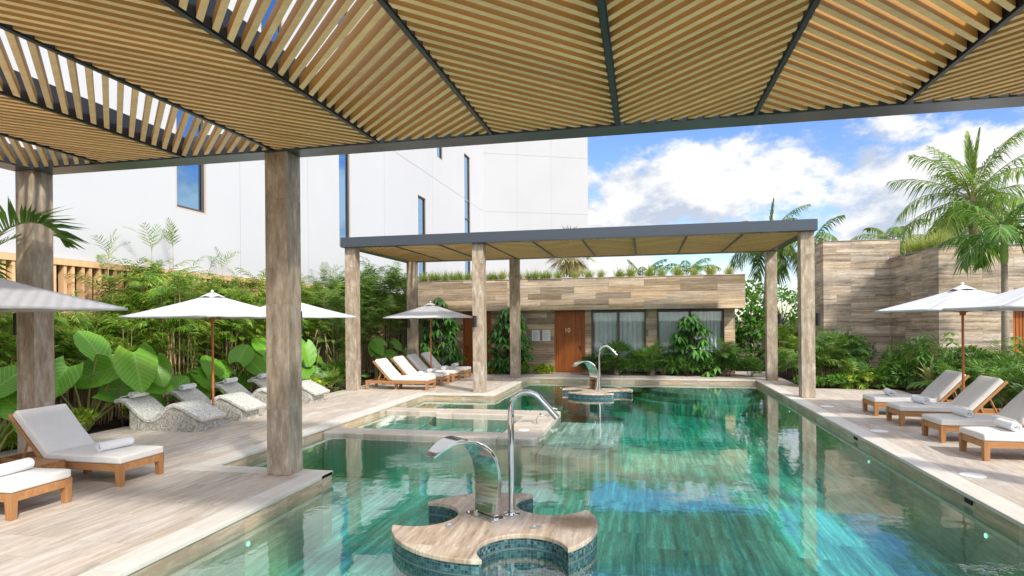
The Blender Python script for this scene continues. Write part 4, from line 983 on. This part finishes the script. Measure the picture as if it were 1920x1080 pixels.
# feather and fan palms of the gardens
def palm_tree(name, label, loc, h, lean, nf, fl, ll, lw, seed, mat=None, r=.13, drop=1.6, shaft=0, grp=None, el=(-.15, 1.45), up=0, trunkmat=None, nl=34):
    rg = np.random.default_rng(seed); t = thing(name, label, 'palm tree', loc, 0, grp); LV = Leaves(); ST = MB(); TR = MB()
    if h > .3:
        n = 26; pts = [(lean[0]*(i/n)**1.6, lean[1]*(i/n)**1.6, h*i/n) for i in range(n+1)]; TR.tube(pts, [r*(1.25-.45*i/n)*(1+.05*(i % 2)) for i in range(n+1)], 10); TR.build('trunk', trunkmat or m_trunk, t, True)
    top = np.array([lean[0], lean[1], h])
    if shaft: mb = MB(); mb.lathe([(r*.95, -.05), (r*1.15, .15), (r*.9, shaft*.6), (r*.5, shaft)], tuple(top), 12); mb.build('crownshaft', m_shaft, t, True); top = top+np.array([0, 0, shaft*.9])
    for k in range(nf):
        q = (k+.5)/nf; e = lerp(el[1], el[0], q**.8)+rg.normal(0, .08); az = k*2.399+rg.normal(0, .2)
        frond(LV, ST, top+np.array([0, 0, -.12*q]), az, e, fl*rg.uniform(.78, 1.1), drop*rg.uniform(.7, 1.3)*(.35+.65*math.cos(max(e, 0))+.1), nl, ll, lw, .75, .45, .05, .022 if fl > 1.5 else .01, .16, rg.uniform(-.35, .35), rg)
    for k in range(up): frond(LV, ST, top, rg.uniform(0, 6.28), 1.5, fl*rg.uniform(.8, .95), .12, nl, ll*.55, lw, .05, 1.5, .05, .02, .2, 0, rg)
    o = LV.build('crown', mat or L_coco, t); ST.build('stalks', m_canegreen, t); return t
palm_tree('coconut_palm', 'tall coconut palm with a big ragged crown above the right stone wing', (11.9, 25.6, 0), 6.5, (-.1, .1), 26, 3.05, .9, .045, 301, L_cocob, r=.16, drop=1.35, up=2, el=(-.5, 1.40), nl=44)
palm_tree('christmas_palm', 'smaller palm with green crownshaft and ringed grey trunk before the amber door at right', (9.50, 19.0, 0), 3.6, (-.02, 0), 14, 1.95, .55, .045, 302, L_palm, .085, 1.5, .75, None, (.0, 1.3), nl=36)
palm_tree('coconut_palm', 'coconut palm seen between the right pillars of the far pergola, fronds drooping', (5.75, 32, 0), 5.9, (.25, 0), 17, 2.5, .75, .05, 303, r=.15, drop=2.0, up=1, el=(-.4, 1.35), nl=40)
palm_tree('coconut_palm', 'coconut palm crown peeking over the tallest stone block', (11.0, 31.5, 0), 5.6, (.2, 0), 14, 2.2, .7, .05, 304, r=.14, drop=1.7, el=(-.2, 1.25), nl=36)
palm_tree('coconut_palm', 'palm with drooping fronds just right of the right front pergola pillar', (7.6, 30, 0), 5.4, (-.2, 0), 12, 2.1, .65, .05, 305, r=.13, drop=1.8, el=(-.3, 1.2), nl=34)
palm_tree('roof_palm', 'young palm with arching fronds on the pool house roof, third from the right end', (1.95, 29.5, 3.55), .55, (0, 0), 15, 1.7, .5, .04, 306, L_palm, .06, 1.9, 0, 'young palms behind the pool house roof', (-.2, 1.4))
palm_tree('roof_palm', 'young palm with upright fronds behind the middle of the pool house roof edge', (-.05, 29.5, 3.55), .4, (0, 0), 12, 1.6, .48, .04, 307, L_palm, .06, 1.5, 0, 'young palms behind the pool house roof', (.1, 1.3))
def fan_leaf(LV, ST, base, tip, size, rg, n=16, spread=2.6, w=.05):
    base = np.array(base, float); tip = np.array(tip, float); ST.tube([tuple(base), tuple((base+tip)/2+np.array([0, 0, .04])), tuple(tip)], [.011, .009, .006], 5, False)
    d = tip-base; d /= np.linalg.norm(d); s = np.cross(d, [0, 0, 1.]); s /= np.linalg.norm(s)+1e-9; u = np.cross(s, d)
    nrm = u*math.cos(.5)-d*.3
    a = np.linspace(-spread/2*1.25, spread/2*1.25, n); D = np.cos(a)[:, None]*d+np.sin(a)[:, None]*s+rg.normal(0, .04, (n, 3)); S = np.cross(np.broadcast_to(nrm, D.shape), D)
    LV.add(np.repeat([tip], n, 0), D, S, size*(1-.18*np.abs(a)/1.6)*rg.uniform(.92, 1.08, n), w, .22*rg.uniform(.5, 1.6, n), .25, .5)
def fan_palm(name, label, loc, trunk, n, size, stalk, seed, mat=None, grp=None, low=.0, lmin=-.3):
    rg = np.random.default_rng(seed); t = thing(name, label, 'palm', loc, 0, grp); LV = Leaves(); ST = MB()
    if trunk > .05: mb = MB(); mb.tube([(0, 0, 0), (.02, .01, trunk*.5), (0, 0, trunk)], [.13, .11, .10], 9); mb.build('trunk', m_trunk, t, True)
    for k in range(n):
        e = lerp(1.35, lmin, (k+.5)/n)+rg.normal(0, .1); az = k*2.399+rg.normal(0, .2); d = np.array([math.cos(az)*math.cos(e), math.sin(az)*math.cos(e), math.sin(e)]); st = stalk*rg.uniform(.75, 1.1)
        fan_leaf(LV, ST, (0, 0, trunk), np.array([0, 0, trunk])+d*st, size*rg.uniform(.85, 1.1), rg, w=size*.085)
    LV.build('crown', mat or L_fan, t); ST.build('stalks', m_canegreen, t); return t
fan_palm('fan_palm', 'shaggy fan palm standing on the pool house roof before the white building', (-3.45, 29.8, 3.55), 1.85, 34, .85, .7, 321, L_dry, None, 0, -1.35)
fan_palm('fan_palm', 'spiky fan palm in front of the left curtained window', (-1.05, 23.95, 0), .5, 13, .55, .65, 322, L_palm, 'fan palms by the windows', 0, .1)
fan_palm('fan_palm', 'spiky fan palm before the pier between the two curtained windows', (.25, 24.0, 0), .42, 12, .50, .62, 323, L_palm, 'fan palms by the windows', 0, .1)
fan_palm('fan_palm', 'bright fan palm in the bed left of the right stone wing', (7.55, 20.55, 0), .35, 12, .50, .55, 324, L_fan, 'fan palms in the right bed', 0, -.1)
fan_palm('fan_palm', 'low fan palm spreading over the bed before the tallest stone block', (6.75, 20.45, 0), .1, 11, .60, .45, 325, L_palm, 'fan palms in the right bed', 0, -.1)
fan_palm('fan_palm', 'fan palm beside the far left pergola corner pillar', (-9.75, 18.6, 0), .15, 11, .55, .6, 326, L_palm, 'fan palms in the left bed', 0, -.1)
fan_palm('fan_palm', 'low fan palm behind the nearest far left lounger', (-9.65, 17.75, 0), .05, 9, .5, .45, 327, L_fan, 'fan palms in the left bed', 0, -.1)
cane_palm('feathery bushy palm at the right end of the window bed', h=.95, n=9, spread=.4, leafm=L_palm, fl=.75, seed=331, side=False, name='bush_palm', dense=7, grp='bushy palms').location = (3.05, 24.3, 0)
for k, (x, y, h, lb, mt) in enumerate([(5.15, 20.75, 1.0, 'dark feathery palm at the foot of the right front pergola pillar', L_bamdk), (5.9, 20.85, 1.35, 'feathery palm before the left part of the tallest stone block', L_palm), (5.5, 24.2, 1.25, 'yellow green feathery palm between the right pergola pillars', L_bam),
        (6.3, 23.4, 1.3, 'feathery palm close to the base of the tallest stone block', L_palm), (5.3, 26.4, 1.45, 'yellow green feathery palm deep between the right pergola pillars', L_bam), (6.3, 28.2, 1.5, 'farthest yellow green feathery palm between the right pergola pillars', L_bam), (7.2, 23.6, 1.25, 'feathery palm tucked against the middle of the tallest stone block', L_bamdk)]):
    cane_palm(lb, h=h, n=9, spread=.38, leafm=mt, fl=.8, seed=341+k, side=False, name='bush_palm', dense=6, grp='bushy palms').location = (x, y, -.03)

# shrubs
SH = 'low dark clipped shrub in the bed under the curtained windows'
pr = [blob_shrub('window_shrub', SH, 'shrub', (0, 0, 0), (1.1, .85, .78), 2600, .085, .034, L_shrub, 401+k, up=.6, clumps=18) for k in range(3)]
place_all(pr, [(-2.0+.72*k, 23.98+.12*math.sin(k*2.1), random.uniform(.9, 1.12)) for k in range(9)]+[(-1.5, 24.6, 1.0), (-.2, 24.6, 1.15), (1.1, 24.6, 1.1), (2.4, 24.6, 1.15)], 'clipped shrubs under the windows')
for k, (x, y, sx, sz, n, ll, lw, mt, lb) in enumerate([
    (6.55, 22.0, 1.5, 1.55, 2600, .13, .05, L_shrub, 'dark leafy shrub before the tallest stone block'), (7.9, 20.95, 1.4, 1.45, 1700, .13, .05, L_shrub, 'yellow flowered green shrub against the stone wing corner'),
    (5.7, 20.35, 1.0, .5, 1300, .10, .045, L_light, 'low bright green ground shrub by the paved corner at right'), (4.95, 20.4, .8, .45, 1000, .09, .04, L_light, 'low bright green ground shrub just right of the front pergola pillar'),
    (7.0, 20.4, 1.0, .6, 1300, .10, .04, L_shrub, 'low dark ground shrub along the paved edge at right'), (8.1, 16.5, 1.4, 1.2, 2000, .20, .03, L_shrub, 'narrow leaved shrub behind the second farthest right lounger'),
    (8.3, 14.6, 1.5, 1.25, 2400, .20, .026, L_shrub, 'narrow leaved shrub behind the umbrella pole at right'), (8.4, 12.8, 1.5, 1.2, 2800, .17, .028, L_shrub, 'narrow leaved shrub at the right picture edge'),
    (8.2, 18.2, 1.5, 1.35, 2600, .13, .05, L_shrub, 'leafy shrub right of the striped strap plant'), (9.6, 17.3, 1.5, 1.5, 2600, .13, .05, L_light, 'leafy shrub below the green crownshaft palm'), (9.9, 20.2, 1.5, 1.15, 2200, .12, .045, L_shrub, 'dark shrub at the foot of the amber door'),
    (9.4, 15.0, 1.5, 1.3, 2200, .15, .035, L_shrub, 'dark shrub deep in the right bed'), (5.0, 23.6, 1.1, 1.0, 1800, .11, .04, L_light, 'round green shrub by the right back pergola pillar'), (7.6, 19.2+1.0, 1.0, .8, 1500, .2, .03, L_shrub, 'tuft leaved shrub left of the striped strap plant')]):
    blob_shrub('garden_shrub', lb, 'shrub', (x, y, -.03), (sx, sx, sz), n, ll, lw, mt, 421+k, grp='garden shrubs in the right beds')
for k, (x, y, s, lb) in enumerate([(-10.75, 9.75, 1.0, 'lime croton patch beside the largest elephant ear plant'), (-10.7, 11.35, .8, 'lime croton patch left of the nearest mosaic lounger'), (-9.75, 17.0, .9, 'lime croton patch left of the far pergola corner pillar'), (-6.3, 24.1, .8, 'lime croton patch left of the umbrella tree on the stone wall'),
        (-4.75, 24.2, .85, 'lime croton patch under the notices'), (-3.95, 24.3, .75, 'bright lime croton patch beside door 10'), (-10.5, 8.6, .9, 'lime croton patch at the foot of the left pillar')]):
    blob_shrub('croton', lb, 'shrub', (x, y, -.02), (1.0*s, .8*s, .48*s), 700, .14, .055, L_lime, 451+k, grp='lime croton patches', clumps=9)
def strap_plant(label, loc, n, L, w, mat, seed, name='strap_plant', el=(.5, 1.35), dr=.25, flower=None, grp=None, trunk=0):
    rg = np.random.default_rng(seed); t = thing(name, label, 'plant', loc, 0, grp); LV = Leaves(); az = np.arange(n)*2.399+rg.normal(0, .2, n); e = rg.uniform(*el, n); z = trunk*rg.uniform(.6, 1, n)
    D = np.stack([np.cos(az)*np.cos(e), np.sin(az)*np.cos(e), np.sin(e)], 1); LV.add(np.stack([0*az, 0*az, z+.02], 1)+D*.04, D, np.stack([-np.sin(az), np.cos(az), 0*az], 1), L*rg.uniform(.7, 1.1, n), w*rg.uniform(.8, 1.1, n), dr*rg.uniform(.5, 1.6, n), .4, .5)
    LV.build('leaves', mat, t)
    if trunk: mb = MB(); mb.tube([(0, 0, 0), (0, 0, trunk)], [.06, .05], 7); mb.build('trunk', m_bark, t)
    if flower is not None:
        F = Leaves(); m = 16; a = rg.uniform(0, 6.28, m); F.add(np.repeat([[.04, -.05, L*.8]], m, 0)+rg.normal(0, .02, (m, 3)), np.stack([np.cos(a), np.sin(a), 1+0*a], 1), rg.normal(0, 1, (m, 3)), .12, .05, .05); F.build('flower', flower, t)
        mb = MB(); mb.tube([(0, 0, 0), (.04, -.05, L*.8)], .008, 5); mb.build('flower_stalk', m_canegreen, t)
    return t
strap_plant('pale striped strap leaved plant in the bed before the stone wing', (7.65, 18.9, 0), 13, .85, .12, L_strap, 471, el=(.75, 1.4), trunk=.35)
strap_plant('green strap plant with a red flower at the right front pergola pillar foot', (4.95, 20.75, 0), 12, .8, .08, L_fan, 472, flower=L_red)
strap_plant('dark purple brown strap plant low in the right bed', (7.35, 18.6, 0), 16, .5, .06, plain('purple_leaf', (.07, .022, .025), .45), 473, el=(.2, 1.0))
strap_plant('bronze strap plant leaning by door 10', (-2.0, 24.2, 0), 10, .85, .06, L_strap, 474, el=(.6, 1.3))
strap_plant('bronze strap plant before the right curtained window', (.7, 24.0, 0), 9, .9, .07, L_strap, 475, el=(.6, 1.3))
strap_plant('dry brown drooping screw palm left of the far pergola corner pillar', (-10.6, 18.9, 0), 60, 1.05, .055, L_dry, 476, 'screw_palm', (-.3, 1.2), .75, trunk=1.75)
for k, (x, y, h, fl, mt, lb) in enumerate([(7.75, 16.9, .7, .8, L_palm, 'arching feathery palm behind the farthest right lounger'), (8.6, 17.6, 1.0, .85, L_bamdk, 'dark feathery palm below the green crownshaft palm'),
        (7.9, 15.5, .6, .75, L_palm, 'low feathery palm behind the second farthest right lounger'), (8.9, 13.6, 1.0, .85, L_palm, 'feathery palm near the right picture edge'), (6.2, 20.6, .5, .7, L_bam, 'light feathery palm at the paved edge before the tallest stone block'),
        (8.7, 20.7, .9, .8, L_bamdk, 'dark feathery palm at the corner of the right stone wing')]):
    cane_palm(lb, h=h, n=8, spread=.32, leafm=mt, fl=fl, seed=381+k, side=False, name='bush_palm', dense=6, ll=.3, lw=.03, grp='bushy palms').location = (x, y, -.03)
for k, (x, y, h, lb) in enumerate([(9.6, 18.1, 1.75, 'young umbrella tree with light whorls left of the crownshaft palm trunk'), (8.15, 19.7, 1.75, 'young umbrella tree with light whorls behind the white umbrella pole')]):
    rg = np.random.default_rng(391+k); t = thing('young_umbrella_tree', lb, 'tree', (x, y, -.03), 0, 'young umbrella trees at right'); LV = Leaves(); ST = MB(); pts = []
    for q in range(26):
        z = h*(.35+.65*q/26); a = rg.uniform(0, 6.28); r = .5*rg.uniform(.3, 1); p = np.array([r*math.cos(a), r*math.sin(a), z]); pts.append(p); ST.tube([(0, 0, max(0, z-.5)), (p[0]*.6, p[1]*.6, z-.12), tuple(p)], [.012, .009, .005], 4, False)
    whorls(LV, pts, .27, .075, 7, .5, rg); LV.build('crown', L_light, t); ST.build('trunk', m_canegreen, t)
# sea grape and thin tree between the right pillars
def round_tree(name, label, loc, h, w, n, ls, mat, seed, z0=.25, grp=None, lw=None):
    rg = np.random.default_rng(seed); t = thing(name, label, 'tree', loc, 0, grp); LV = Leaves(); TR = MB(); TR.tube([(0, 0, 0), (.05, .02, h*.3), (.0, .05, h*.55)], [.07, .055, .035], 7)
    for k in range(16):
        a = rg.uniform(0, 6.28); z = h*rg.uniform(z0, .92); r = w*.5*math.sqrt(max(.05, 1-((z/h-.55)/.5)**2))*rg.uniform(.4, 1); c = np.array([r*math.cos(a), r*math.sin(a), z])
        TR.tube([(0, .03, z*.55), (c[0]*.5, c[1]*.5, z*.8), tuple(c)], [.03, .02, .008], 5, False)
        m = n//16; d = rg.normal(0, 1, (m, 3)); d /= np.linalg.norm(d, axis=1, keepdims=True); P = c+d*rg.uniform(.3, 1, (m, 1))*np.array([w*.22, w*.22, h*.13])
        LV.add(P, d+np.array([0, 0, .1])+rg.normal(0, .5, (m, 3)), rg.normal(0, 1, (m, 3)), ls*rg.uniform(.65, 1.1, m), (lw or ls*.85), .1, .6, .5)
    LV.build('crown', mat, t); TR.build('trunk', m_bark, t); return t
round_tree('sea_grape', 'sea grape tree with round shiny leaves behind the right end of the pool house', (4.35, 27.4, 0), 3.75, 2.0, 1500, .18, L_grape, 501, .2)
round_tree('garden_tree', 'light leafy tree far behind the right pillars', (7.3, 35.5, 0), 4.0, 3.2, 1800, .15, L_light, 502, .25)
round_tree('garden_tree', 'yellow green leafy tree far behind the pergola corner', (9.8, 36, 0), 3.6, 3.0, 1600, .15, L_light, 503, .2)
def bare_tree():
    rg = np.random.default_rng(9); t = thing('bare_tree', 'bare twiggy tree far behind the right pillars', 'tree', (8.3, 36.8, 0)); mb = MB()
    def br(p, d, L, r, dep):
        q = p+d*L; mb.tube([tuple(p), tuple((p+q)/2+rg.normal(0, .02, 3)), tuple(q)], [r, r*.8, r*.6], 4, False)
        if dep: 
            for k in range(3): e = d+rg.normal(0, .42, 3); e /= np.linalg.norm(e); br(p+d*L*rg.uniform(.6, 1), e, L*rg.uniform(.6, .8), r*.55, dep-1)
    br(np.zeros(3), np.array([0, 0, 1.]), 1.5, .06, 5); mb.build('branches', m_bark, t)
bare_tree()

# grass tufts on the roof edges
def tuft(label, seed, h=.66, n=190):
    rg = np.random.default_rng(seed); LV = Leaves(); az = rg.uniform(0, 6.28, n); e = rg.uniform(.75, 1.5, n); D = np.stack([np.cos(az)*np.cos(e), np.sin(az)*np.cos(e), np.sin(e)], 1)
    P = np.stack([rg.normal(0, .075, n), rg.normal(0, .055, n), 0*az], 1); LV.add(P, D, np.stack([-np.sin(az), np.cos(az), 0*az], 1), h*rg.uniform(.5, 1.1, n), .012, .22*rg.uniform(.3, 1.5, n), .9, .5)
    return tag(LV.build('grass_tuft', L_grass), label, 'grass tuft')
pr = [tuft('tuft of feathery yellow green grass on the pool house roof edge', 511+k) for k in range(4)]
place = [(-9.0+.31*k+random.uniform(-.08, .08), 24.52+random.uniform(-.08, .08), random.uniform(.8, 1.1)) for k in range(18)]+[(-3.3+.58*k+random.uniform(-.1, .1), 24.5, random.uniform(.8, 1.08)) for k in range(12)]
used = set()
for k, (x, y, s) in enumerate(place):
    p = pr[k % 4]
    if k < 4: p.location = (x, y, 3.74); p.scale = (s, s, s); p['group'] = 'grass tufts along the pool house roof'
    else: o = dup(p, (x, y, 3.74), random.uniform(0, 6), p['label'], 'grass tufts along the pool house roof', s)
pr = [tuft('tuft of long yellow green grass on top of the right stone wing', 521+k, .95, 150) for k in range(2)]
for k in range(12):
    q = (9.15+random.uniform(-.1, .25)+.12*(k % 3), 21.7+.27*k, 4.24)
    if k < 2: pr[k].location = q; pr[k]['group'] = 'grass on the right stone wing'
    else: dup(pr[k % 2], q, random.uniform(0, 6), pr[0]['label'], 'grass on the right stone wing', random.uniform(.8, 1.1))
# palm whose frond hangs in from the left edge, in front of the left pillar
def left_palm():
    rg = np.random.default_rng(77); t = thing('areca_palm', 'palm at the left picture edge with an arching frond before the left pillar', 'palm', (0, 0, 0)); LV = Leaves(); ST = MB(); CN = MB()
    b = np.array([-9.75, 7.0, 0]); CN.tube([tuple(b), (-9.72, 7.02, 1.2), (-9.68, 7.05, 2.5)], [.045, .04, .03], 8); top = [-9.68, 7.05, 2.5]
    frond(LV, ST, [-9.5, 7.1, 2.75], .05, 1.2, 2.05, 2.6, 34, .72, .045, .25, .65, .75, .018, .25, 0, rg)
    frond(LV, ST, [-9.7, 7.03, 1.75], -.5, .75, 1.0, 1.9, 16, .36, .026, .35, .5, .2, .009, .2, 0, rg)
    for a, e in ((2.2, .9), (3.3, 1.1), (4.2, .8), (5.2, 1.2), (1.2, 1.3)): frond(LV, ST, top, a, e, 1.9, 1.9, 26, .5, .038, .3, .5, .3, .014, .2, 0, rg)
    LV.build('fronds', L_palm, t); ST.build('stalks', m_canegreen, t); CN.build('trunk', m_canegreen, t)
left_palm()
# spot light among the plants
mb = MB(); mb.lathe([(.045, 0), (.05, .15), (.04, .16)], (-10.55, 10.75, .0), 12); tag(mb.build('garden_spotlight', m_lamp, None, True), 'small black garden spotlight at the bed edge left of the mosaic loungers', 'garden light')
